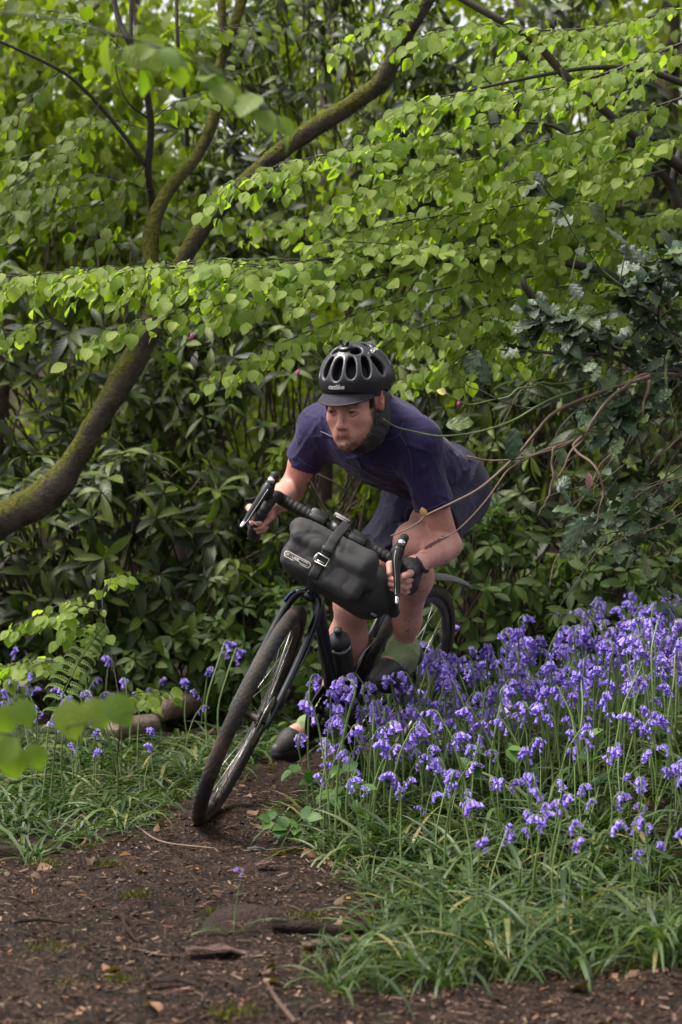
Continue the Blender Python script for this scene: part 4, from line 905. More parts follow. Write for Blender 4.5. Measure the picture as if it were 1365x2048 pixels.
T_GR = [leaf_geo(.18, .0048, strap_p, 5, .4, .9), leaf_geo(.22, .0050, strap_p, 5, .3, 1.4), leaf_geo(.14, .0045, strap_p, 5, .4, .5)]
fr_ = lambda x, y, d, r: d > .0 and x > -.05 and abs(x) < y * .23 and r.random() < 1 - float(sstep(y, 3.7, 4.6)) * .85
tufts(340, fr_, (-.1, 1.3), (3.4, 5.2), (5, 9), .85, 1.7, T_GR, M_GRASS, 'grass', 'bright fine grass at the front of the right verge', 3)
tufts(150, lambda x, y, d, r: d > -.02 and x < -.2, (-1.7, -.3), (3.6, 7), (5, 9), .6, 1.6, T_GR, M_GRASS, 'grass', 'fine grass along the left verge', 4)
# low seedlings on the woodland floor
r_ = np.random.default_rng(5); P = np.stack([r_.uniform(-1.8, 1.8, 420), r_.uniform(6.6, 9.2, 420) ** 1.0, np.zeros(420)], 1); P = P[(path_d(P[:, 0], P[:, 1]) > .12) & ((P[:, 0] > -.3) | (P[:, 1] > 7.7))]; P[:, 2] = gz(P[:, 0], P[:, 1]) + r_.uniform(.02, .16, len(P))
pos, R = whorls(P, np.tile([0, -.2, 1.0], (len(P), 1)) + r_.normal(size=P.shape) * .3, (4, 7), .8)
bake('undergrowth', T_SH, pos, R, M_SHRUB, None, 'stuff', 'low seedlings and leaves on the woodland floor')
# the lone bluebell on the path
lb = pg(467, 1868); t = bluebell(lb[0], lb[1], float(path_z(lb[0:1], lb[1:2])[0]) - .01, .40, 2.6, 7, True, 'lone small bluebell growing in the middle of the path', None)
for a, L_, dr in ((-2.7, .45, 0), (-.5, .6, 1), (.25, .42, 2), (3.0, .35, 1), (-2.2, .5, 3), (.7, .35, 0)):
    o = bpy.data.objects.new('leaf', part_mesh('leaf', T_ST[[2, 0, 2, 1][dr]], M_STRAP)); COL.objects.link(o); o.parent = t
    M = np.eye(4); M[:3, :3] = orient(np.array([[math.cos(a), math.sin(a) * .4 - .2, 1.5 if dr != 3 else .9]]), np.array([[-math.cos(a), 0, .7]]))[0] * L_ * 2.6; Rz = rotm([0, 0, 1], -2.6) @ M[:3, :3]; M[:3, :3] = Rz; o.matrix_basis = Matrix(M)

# ------------------------------------------------------------------ fern
f0 = px(112, 1425, 5.6); fern = empty('fern', (f0[0], f0[1], float(gz(f0[0], f0[1]))), 'unfurling bright green fern frond at the left of the path', 'fern')
fp = smooth_path([[f0[0] - .02, f0[1], float(gz(f0[0], f0[1]))], px(118, 1425, 5.6), px(150, 1340, 5.6), px(190, 1275, 5.58), px(212, 1250, 5.55)], 40)
add('stem', tube(fp, np.linspace(.003, .001, 40), 6), M_GSTEM, fern)
pin = leaf_geo(.020, .011, beech_p, 3, .2, .5); pv_, pq_, pu_ = [], [], []
k = 0
for i, u in enumerate(np.linspace(.08, 1, 11)):
    for s in (-1, 1):
        y = .065 * math.sin(1.9 * u) / math.sin(1.9); z = -.045 * (1 - math.cos(2.2 * u)) * 1.0
        Rm = orient(np.array([[s * 1.0, .45, -.1]]), np.array([[0, .2, 1.0]]))[0] * (1.15 - .75 * u)
        pv_.append(pin[0] @ Rm.T + [0, y, z]); pq_.append(pin[1] + k); pu_.append(pin[2]); k += len(pin[0])
pin_me = mesh_of('pinna', np.concatenate(pv_), np.concatenate(pq_), M_FERN, True, uv=np.concatenate(pu_))
for i in range(6, 39, 2):
    for s in (-1, 1):
        T_ = unit(fp[min(39, i + 1)] - fp[i - 1]); S = unit(np.cross(T_, [0, -1, 0])) * s
        o = bpy.data.objects.new('pinna', pin_me); COL.objects.link(o); sc_ = (1.05 - abs(i - 15) / 34) * .66
        M = np.eye(4); M[:3, :3] = orient((S + T_ * .35 + np.array([0, -.2, 0]))[None], np.array([[0, -.5, .8]]))[0] * sc_; M[:3, 3] = fp[i]
        o.parent = fern; o.matrix_parent_inverse = Matrix.Translation(-fern.location); o.matrix_basis = Matrix(M)
# ------------------------------------------------------------------ bramble by the front of the drift
T_BR = [leaf_geo(.052, .038, beech_p, 8, .2, .4, .02, 7), leaf_geo(.048, .034, beech_p, 8, .35, .6, .02, 7)]
b0 = pg(640, 1690); bram = empty('bramble', (b0[0], b0[1], float(gz(b0[0], b0[1]))), 'bramble with toothed leaves in threes at the edge of the bluebells', 'bramble')
pos, R = [], []
for pts in ([(640, 1690, 4.97), (655, 1620, 5.0), (640, 1570, 5.05), (600, 1545, 5.1)], [(640, 1690, 4.97), (690, 1640, 4.95), (730, 1590, 4.95), (700, 1545, 5.0)], [(560, 1700, 4.95), (590, 1650, 4.95), (650, 1610, 4.95), (720, 1580, 5.0)], [(640, 1690, 4.97), (600, 1665, 4.9), (555, 1640, 4.9)], [(900, 1640, 4.95), (920, 1560, 5.0), (950, 1520, 5.0), (1010, 1505, 5.0)], [(1180, 1640, 4.8), (1200, 1560, 4.9), (1190, 1480, 4.9)]):
    q = smooth_path(pxs(pts), 20); add('stem', tube(q, np.linspace(.0022, .0011, 20), 5), M_GSTEM, bram)
    for i in (8, 13, 19):
        d0 = unit(q[i] - q[i - 1]); sd = unit(np.cross(d0, [0, -.6, 1])); st_ = q[i] + unit(sd * (-1) ** i + d0) * .02
        for a in (-1, 0, 1):
            d = d0 * .5 + sd * a * .9 + np.array([0, -.35, -.15]) + RNG.normal(size=3) * .15
            pos.append(st_); R.append(orient(d[None], (np.array([0, -.45, .9]) + RNG.normal(size=3) * .25)[None])[0] * RNG.uniform(.7, 1.05))
foliage(bram, T_BR, pos, R, M_BRAM, 60)

# ------------------------------------------------------------------ litter, sticks and logs on the ground
def on_path(x, y, up=0.0):
    p = pg(x, y); return np.array([p[0], p[1], float(path_z(p[0:1], p[1:2])[0]) + up])
r_ = np.random.default_rng(8)
T_CH = [leaf_geo(.020, .005, lambda t: 1.0, 1, .4, .3), leaf_geo(.012, .006, lambda t: 1 - .4 * t, 1, .2, .5), leaf_geo(.030, .0032, lambda t: 1.0, 2, .5, .2), leaf_geo(.010, .008, lambda t: .8, 1, .3, .4)]
n = 42000; X = r_.uniform(-1.5, 1.5, n); Y_ = 3.0 + 4.4 * r_.random(n) ** 1.5; k = (path_d(X, Y_) < .12) & (np.abs(X) < Y_ * .22); X, Y_ = X[k], Y_[k]
Z = np.where(path_d(X, Y_) < 0, path_z(X, Y_), np.maximum(path_z(X, Y_), gz(X, Y_) - .02)) + r_.uniform(-.001, .005, len(X)); a = r_.uniform(0, 6.3, len(X))
d = np.stack([np.cos(a), np.sin(a), r_.normal(size=len(X)) * .25], 1); nn = np.stack([r_.normal(size=len(X)) * .35, r_.normal(size=len(X)) * .35, np.ones(len(X))], 1)
bake('leaf_litter', T_CH, np.stack([X, Y_, Z], 1), orient(d, nn) * r_.uniform(.35, 1.25, (len(X), 1, 1)), M_CHIP, None, 'stuff', 'small wood chips and bark crumbs on the path')
T_DL = [leaf_geo(.055, .036, beech_p, 5, .5, 1.0, .02, 3), leaf_geo(.06, .03, beech_p, 5, -.4, -.9, .03, 2), leaf_geo(.045, .03, beech_p, 5, .8, 1.6)]
n = 900; X = r_.uniform(-1.9, 1.9, n); Y_ = 3.1 + 6 * r_.random(n); pd_ = path_d(X, Y_); k = (pd_ > -.12) | (r_.random(n) < .22); X, Y_, pd_ = X[k], Y_[k], pd_[k]
Z = np.where(pd_ < 0, path_z(X, Y_), gz(X, Y_) - .01) + .004; a = r_.uniform(0, 6.3, len(X))
bake('leaf_litter', T_DL, np.stack([X, Y_, Z], 1), orient(np.stack([np.cos(a), np.sin(a), r_.normal(size=len(X)) * .15], 1), np.stack([r_.normal(size=len(X)) * .3, r_.normal(size=len(X)) * .3 - .1, np.ones(len(X))], 1)) * r_.uniform(.6, 1.1, (len(X), 1, 1)), M_DEAD, None, 'stuff', 'curled brown dead leaves on the woodland floor')
M_STICK = bark_mat('stick bark', (.022, .015, .012), (.07, .046, .036), False); M_PALE = bark_mat('pale rotten wood', (.10, .062, .05), (.24, .16, .13), False); M_BIRCH = bark_mat('pale peeling log', (.16, .10, .075), (.38, .29, .24), False)
def stick(name, label, cat, pts, r, mat=M_STICK, group=None, n=9, rough=.16):
    P = [on_path(x, y, z) for x, y, z in pts]; o = add(name, limb(P, r, n, 26, rough, len(label)), mat); tag(o, label, cat, group); return o
stick('stick', 'thick dark rotting stick lying across the right of the path', 'stick', [(545, 1872, .012), (610, 1872, .016), (680, 1868, .016), (738, 1862, .016)], [.010, .016, .016, .014])
stick('stick', 'reddish brown stick just below the thick dark stick', 'stick', [(605, 1896, .006), (660, 1893, .010), (732, 1886, .010)], [.010, .013, .010], M_PALE)
stick('twig', 'long thin twig curving across the path below the front wheel', 'twig', [(270, 1655, .02), (320, 1683, .01), (400, 1694, .006), (500, 1697, .006), (610, 1693, .008)], [.003, .003, .0028, .0026, .002], M_BROWN, None, 6)
stick('twig', 'crooked dark twig lying on the left of the path', 'twig', [(228, 1838, .008), (246, 1850, .012), (250, 1870, .010), (272, 1890, .006)], [.003, .005, .005, .003])
stick('twig', 'pale twig pointing out of the mud near the bottom edge', 'twig', [(533, 1990, .01), (555, 2020, .012), (590, 2052, .010)], [.003, .004, .004], M_PALE)
stick('twig', 'short forked twig near the left edge of the path', 'twig', [(165, 1735, .01), (175, 1748, .008), (215, 1755, .006)], [.003, .004, .002])
stick('twig', 'straight twig half sunk in mud at the lower left', 'twig', [(20, 1868, .006), (80, 1860, .010), (130, 1857, .006)], [.003, .004, .003])
stick('twig', 'thin bare twig beside the lone bluebell', 'twig', [(255, 1905, .005), (330, 1913, .008), (385, 1912, .004)], [.002, .003, .002], M_PALE)
def chip_obj(name, label, cat, x, y, L, W_, rot, mat, up=.008, lift=.25):
    V, Q, U = leaf_geo(L, W_, lambda t: .45 + .55 * math.sin(math.pi * (t * .8 + .12)) + .12 * math.sin(t * 17), 8, .25, .5, .02, 2, 2)
    V = np.concatenate([V, V - [0, 0, .004]]); n = len(V) // 2; bd = [(i, i + 5) for i in range(0, n - 5, 5)] + [(i + 9, i + 4) for i in range(0, n - 5, 5)]
    Q2 = np.concatenate([Q, Q[:, ::-1] + n, np.array([[b_, a, a + n, b_ + n] for a, b_ in bd])])
    Rm = rotm([0, 0, 1], rot) @ rotm([1, 0, 0], lift); o = add(name, (V @ Rm.T + on_path(x, y, up), Q2), mat); tag(o, label, cat); return o
chip_obj('bark_piece', 'long pale piece of bark lying below the lone bluebell', 'bark', 372, 1912, .15, .045, -1.35, M_PALE, .012, .12)
chip_obj('bark_piece', 'small pinkish piece of bark right of the lone bluebell flower', 'bark', 512, 1752, .055, .04, -1.2, M_PALE, .012, .3)
chip_obj('bark_piece', 'flat grey leaf shaped piece on the path under the bramble', 'bark', 496, 1703, .05, .034, -1.3, simple('wet grey leaf', (.05, .052, .05), .4), .01, .2)
chip_obj('bark_piece', 'dark wet piece of bark near the bottom of the path', 'bark', 300, 1990, .09, .04, -1.5, M_STICK, .014, .2)
v, qd = surface([('+', ell(on_path(490, 1842) + np.array([.0, .05, -.01]), (.085, .06, .036)), .01), ('+', ell(on_path(440, 1850) + np.array([.0, .03, -.008]), (.05, .04, .026)), .02)], .006, lambda P: .006 * fbm(P, 22, 3))
tag(add('stone', (v, qd), M_STICK), 'low earthy stone sunk in the path behind the lone bluebell', 'stone')
for pa, pb, r, lab in (((322, 1402, 7.55), (452, 1362, 7.95), .055, 'pale peeling log lying behind the bluebells on the left'), ((225, 1452, 7.1), (305, 1420, 7.3), .045, 'shorter fallen log low behind the left bluebells')):
    A, B = px(*pa), px(*pb)
    for q in (A, B): q[2] = float(gz(q[0], q[1])) + r * 1.6
    tag(add('log', limb([A, (A + B) / 2, B], [r, r * 1.05, r * .9], 14, 24, .12, 5), M_BIRCH), lab, 'log')
# moss tufts
M_MOSST = leaf_mat('moss frond', [(0, (.04, .042, .008)), (1, (.10, .10, .016))], .1, .8, .1, 0, 0)
mv = []; r_ = np.random.default_rng(12)
for x, y, s in ((265, 1802, .03), (215, 1735, .035), (460, 2032, .04), (95, 1912, .05), (430, 1820, .02), (620, 1838, .04), (240, 1970, .03), (90, 1745, .04), (175, 1700, .03), (560, 1705, .03), (600, 1855, .03), (140, 1985, .03)):
    p = on_path(x, y)
    for k in range(150):
        a, b_ = r_.normal(size=2) * s * .5; mv.append((p + [a * 1.3, b_ * 1.3, r_.uniform(-.008, .002)], orient(np.array([[r_.normal() * .5, r_.normal() * .5, 1.0]]), r_.normal(size=3)[None])[0]))
bake('moss', [leaf_geo(.012, .0035, lance_p, 2, .3, .5)], [a for a, b_ in mv], [b_ for a, b_ in mv], M_MOSST, None, 'stuff', 'small moss cushions on the path')
t = empty('grass_tuft', tuple(on_path(145, 1875)), 'tiny green shoot standing alone on the left of the path', 'grass')
for a in (-.6, .5, 1.6):
    o = bpy.data.objects.new('leaf', part_mesh('leaf', T_ST[2], M_STRAP)); COL.objects.link(o); o.parent = t; M = np.eye(4); M[:3, :3] = orient(np.array([[math.sin(a) * .7, -.2, 1.0]]), np.array([[-math.sin(a), 0, .6]]))[0] * .22; o.matrix_basis = Matrix(M)

# ================================================================== bicycle (frame fitted to the photo: position, heading, lean, steering)
BX, BY, BPSI, BLEAN, BST, BPIT = 0.0994, 6.2884, 0.4873, 0.3470, 0.3399, -0.0104
WR = .355
_f = np.array([-math.sin(BPSI), -math.cos(BPSI), 0]); _l = np.cross([0, 0, 1.0], _f)
BM = np.stack([_f, _l, [0, 0, 1.0]], 1) @ rotm([0, 1, 0], -BPIT) @ rotm([1, 0, 0], -BLEAN); BT = np.array([BX, BY, 0.004])
ha = math.radians(71.5); AX = np.array([-math.cos(ha), 0, math.sin(ha)]); NN = np.array([math.sin(ha), 0, math.cos(ha)])
AXLE = np.array([1.04, 0, WR]); P0 = AXLE - .05 * NN; BS = rotm(AX, BST); YL = np.array([0, 1.0, 0])
def Wd(q): return np.asarray(q, float) @ BM.T + BT                 # frame coordinates (x forward, y left, z up)
def Ws(q): return Wd((np.asarray(q, float) - P0) @ BS.T + P0)      # the same, turned with the steering
def Vs(v): return BM @ (BS @ np.asarray(v, float))
def Vw(v): return BM @ np.asarray(v, float)
def wt(g): return Wd(g[0]), g[1]
def st(g): return Ws(g[0]), g[1]

MUD = (.10, .065, .045)
M_TYRE = simple('muddy tyre rubber', (.008, .007, .007), .7, c2=(.016, .014, .013), scale=60, dirt=(.060, .037, .026), dscale=11, dlo=.48, dhi=.66, bmp=.5, bscale=150)
M_RIM = simple('dark alloy rim', (.07, .068, .07), .35, .8, scale=40, dirt=(.10, .075, .058), dscale=25, dlo=.45, dhi=.62)
M_PAINT = simple('black bicycle paint', (.008, .009, .013), .28, 0, c2=(.010, .013, .022), scale=8, dirt=(.06, .042, .032), dscale=14, dlo=.56, dhi=.72)
M_BLUE = simple('blue fork highlight', (.01, .03, .12), .25, 0, c2=(.012, .05, .17), scale=8)
M_CABLE = simple('blue black cable housing', (.006, .014, .024), .4)
M_STEEL = simple('worn steel', (.35, .34, .33), .3, 1.0, scale=80, dirt=(.05, .035, .025), dscale=40, dlo=.5, dhi=.7)
M_CHROME = simple('polished lever metal', (.62, .60, .60), .18, 1.0)
M_RUBBER = simple('black rubber', (.010, .010, .011), .6, bmp=.2, scale=200)
M_PLAST = simple('black plastic', (.012, .012, .014), .4)
M_GREYP = simple('grey mudguard plastic', (.055, .055, .055), .5, dirt=(.10, .085, .07), dscale=20, dlo=.45, dhi=.7)
M_TAPE = simple('black cork bar tape', (.012, .012, .013), .55, bmp=.5, scale=90, bscale=240)
M_GREASE = simple('greasy black steel', (.014, .012, .011), .45, .6, scale=60, dirt=(.05, .034, .024), dscale=30, dlo=.5, dhi=.65)

bike = empty('bicycle', tuple(Wd([.55, 0, 0])), 'muddy black gravel bicycle leaning into a turn under the rider', 'bicycle')

def ring(R, prof, n, c, lump=None):
    """revolve the closed section prof [(radial, lateral)] about the axle"""
    t = np.linspace(0, 2 * np.pi, n, endpoint=False); k = len(prof)
    V = []
    for i, a in enumerate(t):
        for r, l in prof:
            rr = R + r + (lump(i, r, l) if lump else 0)
            V.append((c[0] + rr * math.cos(a), c[1] + l, c[2] + rr * math.sin(a)))
    i = np.arange(n)[:, None]; j = np.arange(k)[None]; i2 = (i + 1) % n; j2 = (j + 1) % k
    return np.array(V), np.stack([i * k + j, i2 * k + j, i2 * k + j2, i * k + j2], -1).reshape(-1, 4)
def wheel(c, tf, disc):
    w = empty('wheel', tuple(tf(np.array([c]))[0])); link_parent(w, bike)
    T = lambda g: (tf(g[0]), g[1])
    rt = .0218
    prof = [(rt * math.cos(a), rt * math.sin(a)) for a in np.linspace(-2.25, 2.25, 15)]
    rng = np.random.default_rng(3)
    def lump(i, r, l):
        if r < rt * .35: return 0
        row = int((l / rt + 1) * 3.2)
        return .0046 if (i + (row % 2) * 2) % 4 < 2 else 0
    g = ring(WR - rt - .004, prof, 288, c, lump)
    add('tyre', T(g), M_TYRE, w, smooth=False)
    rp = [(.010, -.012), (.006, -.013), (-.016, -.0125), (-.024, -.006), (-.024, .006), (-.016, .0125), (.006, .013), (.010, .012), (.003, .008), (.003, -.008)]
    add('rim', T(ring(WR - .042, rp, 96, c)), M_RIM, w)
    c = np.asarray(c)
    hub = lathe([(.0, -.062), (.007, -.062), (.008, -.045), (.012, -.04), (.028, -.036), (.028, -.031), (.013, -.025), (.012, .02), (.026, .026), (.026, .031), (.012, .036), (.008, .05), (.007, .062), (0, .062)], 20, c, YL)
    add('hub', T(hub), M_GREASE, w)
    for k in range(28):
        s = -1 if k % 2 else 1; a = 2 * math.pi * k / 28; b = a + (.42 if (k // 2) % 2 else -.42)
        h = c + np.array([.026 * math.cos(b), .031 * s, .026 * math.sin(b)]); r = c + np.array([(WR - .064) * math.cos(a), .002 * s, (WR - .064) * math.sin(a)])
        add('spoke', T(tube(np.array([h, r]), .0012, 5)), M_STEEL, w)
    d = lathe([(.035, -.0008), (.08, -.0008), (.08, .0008), (.035, .0008), (.035, -.0008)], 40, c + YL * .042, YL)
    add('brake_disc', T(d), M_STEEL, w, smooth=False)
    if disc: # valve
        add('valve', T(tube(np.array([c + [0, 0, -(WR - .064)], c + [0, 0, -(WR - .105)]]), .003, 6)), M_STEEL, w)
    return w
def link_parent(o, p):
    o.parent = p; o.matrix_parent_inverse = Matrix.Translation(-Vector(p.location)) if p.parent is None else (p.parent.matrix_basis @ p.matrix_parent_inverse @ p.matrix_basis).inverted()
w_front = wheel(AXLE, Ws, True)
w_rear = wheel(np.array([0, 0, WR]), Wd, False)

BB = np.array([.425, 0, .275]); sa = math.radians(73.5); SD = np.array([-math.cos(sa), 0, math.sin(sa)])
HL, HU = P0 + AX * .41, P0 + AX * .57
ST_TOP = BB + SD * .47
RA = np.array([0, 0, WR])
L3 = lambda a, b, n=2: np.linspace(a, b, n)
fr = [tube(L3(HL, HU), .021, 16), tube(L3(HL + AX * .025, BB), [.020, .0215], 16), tube(L3(HU - AX * .02, ST_TOP - SD * .02), [.0165, .0155], 14),
      tube(L3(BB, ST_TOP), .0155, 14), lathe([(0, -.037), (.022, -.037), (.022, .037), (0, .037)], 18, BB, YL)]
for s in (-1, 1):
    fr.append(tube(smooth_path([BB + [-.03, .022 * s, 0], BB + [-.12, .034 * s, .01], RA + [.05, .062 * s, -.01], RA + [0, .066 * s, 0]], 12), np.linspace(.011, .008, 12), 10))
    fr.append(tube(smooth_path([ST_TOP - SD * .04 + YL * .012 * s, (ST_TOP + RA) / 2 + [0, .045 * s, -.02], RA + [0, .066 * s, 0]], 10), np.linspace(.008, .007, 10), 8))
V, Fs = join(fr); add('frame', wt((V, Fs)), M_PAINT, bike)
# fork
cr = P0 + AX * .395
fk = [tube(L3(P0 + AX * .385, HL), [.024, .022], 14)]
for s in (-1, 1):
    leg = smooth_path([cr + YL * .008 * s + AX * .012, cr + YL * .036 * s - AX * .006, cr + YL * .050 * s - AX * .06, P0 + AX * .2 + YL * .056 * s + NN * .008, AXLE + YL * .058 * s + AX * .015, AXLE + YL * .058 * s - AX * .012], 18)
    fk.append(tube(leg, np.interp(np.linspace(0, 1, 18), [0, .2, .9, 1], [.020, .018, .011, .012]), 12, flat=(1, .8), ref=NN))
fork = add('fork', st(join(fk)), M_PAINT, bike)
for s in (-1,):
    q = smooth_path([cr + YL * .044 * s - AX * .004 + NN * .016, cr + YL * .054 * s - AX * .02 + NN * .015, cr + YL * .060 * s - AX * .045 + NN * .012], 8)
    add('fork_highlight', st(tube(q, .0075, 8, flat=(.6, 1.0), ref=YL)), M_BLUE, fork)  # short blue strip drawn as a highlight on the right fork leg
cal = box(AXLE + YL * .062 + AX * .085 - NN * .03, (.016, .012, .034), np.stack([NN, YL, AX], 1))
add('brake_caliper', st(cal), M_GREASE, fork)
add('brake_hose', st(tube(smooth_path([P0 + AX * .55 + NN * .05 + YL * .02, cr + YL * .05 + NN * .035, P0 + AX * .25 + YL * .068 + NN * .012, AXLE + YL * .064 + AX * .10 - NN * .02], 20), .0026, 6)), M_CABLE, fork)
for k in range(2):
    add('cable', wt(tube(smooth_path([HU + NN * .05 + YL * (.03 - .02 * k), HL + NN * .045 + YL * (.026 - .012 * k) + AX * .02, HL * .75 + BB * .25 + NN * .022 + YL * .018, BB + [.03, .016, .04]], 20), .003, 6)), M_CABLE, bike)
# cockpit
RAISE = .604
CL = P0 + AX * RAISE + NN * .085
add('stem', st(join([tube(L3(P0 + AX * .575, P0 + AX * (RAISE + .02)), .02, 14), tube(L3(P0 + AX * RAISE, CL), [.018, .019], 14), lathe([(.0, -.026), (.022, -.026), (.022, .026), (0, .026)], 16, CL, YL)])), M_PLAST, bike)
add('stem_bolt', st(lathe([(.0, .0245), (.004, .0245), (.004, .021)], 8, CL + AX * .012 + YL * .013, NN)), M_STEEL, bike)
CTILT = rotm(NN, -.062)
def Wc(q): return Ws((np.asarray(q, float) - CL) @ CTILT.T + CL)
def ct(g): return Wc(g[0]), g[1]
def barpath(s):
    return smooth_path([CL + YL * .02 * s, CL + YL * .11 * s, CL + YL * .185 * s + NN * .004, CL + YL * .203 * s + NN * .03 - AX * .002, CL + YL * .206 * s + NN * .075 - AX * .018, CL + YL * (.209 * s + .016 * (s > 0)) + NN * .090 - AX * .06,
                        CL + YL * (.212 * s + .034 * (s > 0)) + NN * .066 - AX * .105, CL + YL * (.214 * s + .042 * (s > 0)) + NN * .01 - AX * .128, CL + YL * (.216 * s + .045 * (s > 0)) - NN * .05 - AX * .130], 60)
hb = add('handlebar', ct(tube(L3(CL - YL * .07, CL + YL * .07, 9), .0158, 14)), M_PLAST, bike)
for s in (-1, 1):
    bp = barpath(s)[4:]
    seg = np.r_[0, np.cumsum(np.linalg.norm(np.diff(bp, axis=0), axis=1))]
    u = np.linspace(0, seg[-1], 150); bpp = np.stack([np.interp(u, seg, bp[:, k]) for k in range(3)], 1)
    rr = .0172 + .0019 * ((u / .0155) % 1)
    add('bar_tape', ct(tube(bpp, rr, 14)), M_TAPE, hb)
    SPL = YL * (.066 if s > 0 else -.010); O = CL + (YL * .198 if s > 0 else YL * -.222 - AX * .02)                                   # brake and shift lever
    lv = empty('brake_lever', tuple(Wc((O + NN * .09)[None])[0])); link_parent(lv, bike)
    ops = [('+', cone(O + NN * .072 - AX * .006, O + NN * .125 + AX * .012, .0185, .0175), .01), ('+', cone(O + NN * .125 + AX * .012, O + NN * .138 + AX * .052, .0165, .0135), .012),
           ('-', ell(O + NN * .096 + AX * .034, (.02, .03, .012), np.stack([NN, YL, AX], 1)), .01)]
    hv, hq = surface(ops, .0028); hv = relax(hv, hq, 1)
    add('hood', ct((hv, hq)), M_RUBBER, lv)
    hv, hq = surface([('+', ell(O + NN * .1405 + AX * .058, (.011, .0135, .0115), np.stack([NN, YL, AX], 1)), .004)], .0024)
    add('hood_cap', ct((hv, hq)), M_RUBBER, lv)
    hv, hq = surface([('+', ell(O + NN * .149 + AX * .040, (.008, .0115, .0105), np.stack([NN, YL, AX], 1)), .004)], .0022)
    add('badge_plate', ct((hv, hq)), M_CHROME, lv)
    bl = smooth_path([O + NN * .148 + AX * .026, O + NN * .149 - AX * .012 + SPL * .15, O + NN * .142 - AX * .06 + SPL * .6, O + NN * .137 - AX * .096 + SPL * .9, O + NN * .144 - AX * .122 + SPL * 1.1], 22)
    add('lever_blade', ct(tube(bl, np.interp(np.linspace(0, 1, 22), [0, .15, .6, 1], [.012, .0125, .0095, .006]), 10, flat=(1, .5), ref=YL)), M_PLAST, lv)
    tip = bl[17:] + NN * .0035
    add('lever_edge', ct(tube(tip, [.0052, .0056, .0056, .005, .004], 8, flat=(1, .45), ref=YL)), M_CHROME, lv)
    ed = bl[2:18] + NN * .0052 - YL * s * .0052
    add('lever_edge', ct(tube(ed, .0013, 5)), M_CHROME, lv)
    b2 = smooth_path([O + NN * .128 - AX * .0 , O + NN * .128 - AX * .04 + SPL * .4, O + NN * .120 - AX * .085 + SPL * .8], 10)
    add('shift_paddle', ct(tube(b2, [.010] * 4 + [.011, .012, .012, .011, .009, .006], 8, flat=(1, .35), ref=YL)), M_PLAST, lv)
# saddle and post
add('seat_post', wt(tube(L3(ST_TOP - SD * .02, ST_TOP + SD * .17), .0136, 12)), M_PLAST, bike)
sv, sq = surface([('+', ell(ST_TOP + SD * .20 + [-.07, 0, .012], (.09, .07, .022)), .02), ('+', cone(ST_TOP + SD * .20 + [-.04, 0, .012], ST_TOP + SD * .20 + [.14, 0, .008], .03, .018), .03)], .006)
add('saddle', wt((sv, sq)), M_RUBBER, bike)
# drivetrain
CRA = math.radians(-86)
ck = empty('crankset', tuple(Wd(BB[None])[0])); link_parent(ck, bike)
def chainring(R, y, n, name):
    pr = []
    for i in range(n * 4):
        pr.append(R + (.0035 if i % 4 in (1, 2) else -.002))
    t = np.linspace(0, 2 * np.pi, n * 4, endpoint=False); pr = np.array(pr)
    V = np.concatenate([np.stack([rr * np.cos(t), np.full(n * 4, yy), rr * np.sin(t)], 1) for rr, yy in ((pr, y - .0016), (pr, y + .0016), (R * .72 + 0 * pr, y + .0016), (R * .72 + 0 * pr, y - .0016))]) + BB
    m = n * 4; j = np.arange(m); k = (j + 1) % m
    Q = np.concatenate([np.stack([a * m + j, a * m + k, b * m + k, b * m + j], 1) for a, b in ((0, 1), (1, 2), (2, 3), (3, 0))])
    add(name, wt((V, Q)), M_GREASE, ck, smooth=False)
chainring(.100, -.048, 48, 'chainring'); chainring(.072, -.040, 34, 'chainring')
add('crank_spider', wt(join([tube(L3(BB + YL * -.05, BB + YL * -.05 + .085 * np.array([math.cos(a), 0, math.sin(a)])), [.016, .007], 8) for a in np.linspace(0, 2 * math.pi, 6)[:5]])), M_GREASE, ck)
PEDL = {}
for s in (-1, 1):
    v = np.array([math.cos(CRA), 0, math.sin(CRA)]) * (.172 * -s)
    e = BB + v + YL * .072 * s
    add('crank_arm', wt(tube(np.array([BB + YL * .058 * s, BB + v * .5 + YL * .064 * s, e]), [.016, .0125, .013], 10, flat=(1, .6))), M_GREASE, ck)
    pe = e + YL * .055 * s; PEDL[s] = pe
    pd_ = empty('pedal', tuple(Wd(pe[None])[0])); link_parent(pd_, bike)
    add('spindle', wt(tube(L3(e, pe + YL * .02 * s), .006, 8)), M_STEEL, pd_)
    add('pedal_body', wt(join([box(pe + [0.034, 0, 0], (.006, .034, .006)), box(pe + [-.034, 0, 0], (.006, .034, .006)), box(pe + [0, .028, 0], (.03, .005, .005)), box(pe + [0, -.028, 0], (.03, .005, .005))])), M_GREASE, pd_)
ch = [BB + YL * -.048 + .101 * np.array([math.cos(a), 0, math.sin(a)]) for a in np.linspace(-1.75, 1.7, 20)]
ch = ch + [RA + YL * -.05 + .045 * np.array([math.cos(a), 0, math.sin(a)]) for a in np.linspace(1.7, 3.3, 10)] + [RA + np.array([.0, -.05, -.09]), RA + np.array([.04, -.05, -.16])] + [ch[0]]
add('chain', wt(tube(np.array(ch), .0045, 6, flat=(1, .8))), M_GREASE, bike)
add('cassette', wt(lathe([(.02, -.03), (.052, -.028), (.052, -.026), (.045, -.034), (.045, -.036), (.036, -.042), (.036, -.044), (.028, -.052), (.01, -.053)], 36, RA, YL)), M_GREASE, bike, smooth=False)
add('rear_derailleur', wt(join([tube(L3(RA + [.0, -.07, -.02], RA + [.03, -.075, -.075]), .014, 8), tube(L3(RA + [.02, -.055, -.07], RA + [.05, -.055, -.17]), .013, 8, flat=(1, .4)), ring(.022, [(.004, -.004), (.004, .004), (-.01, .004), (-.01, -.004)], 22, RA + [.045, -.05, -.165])])), M_GREASE, bike)
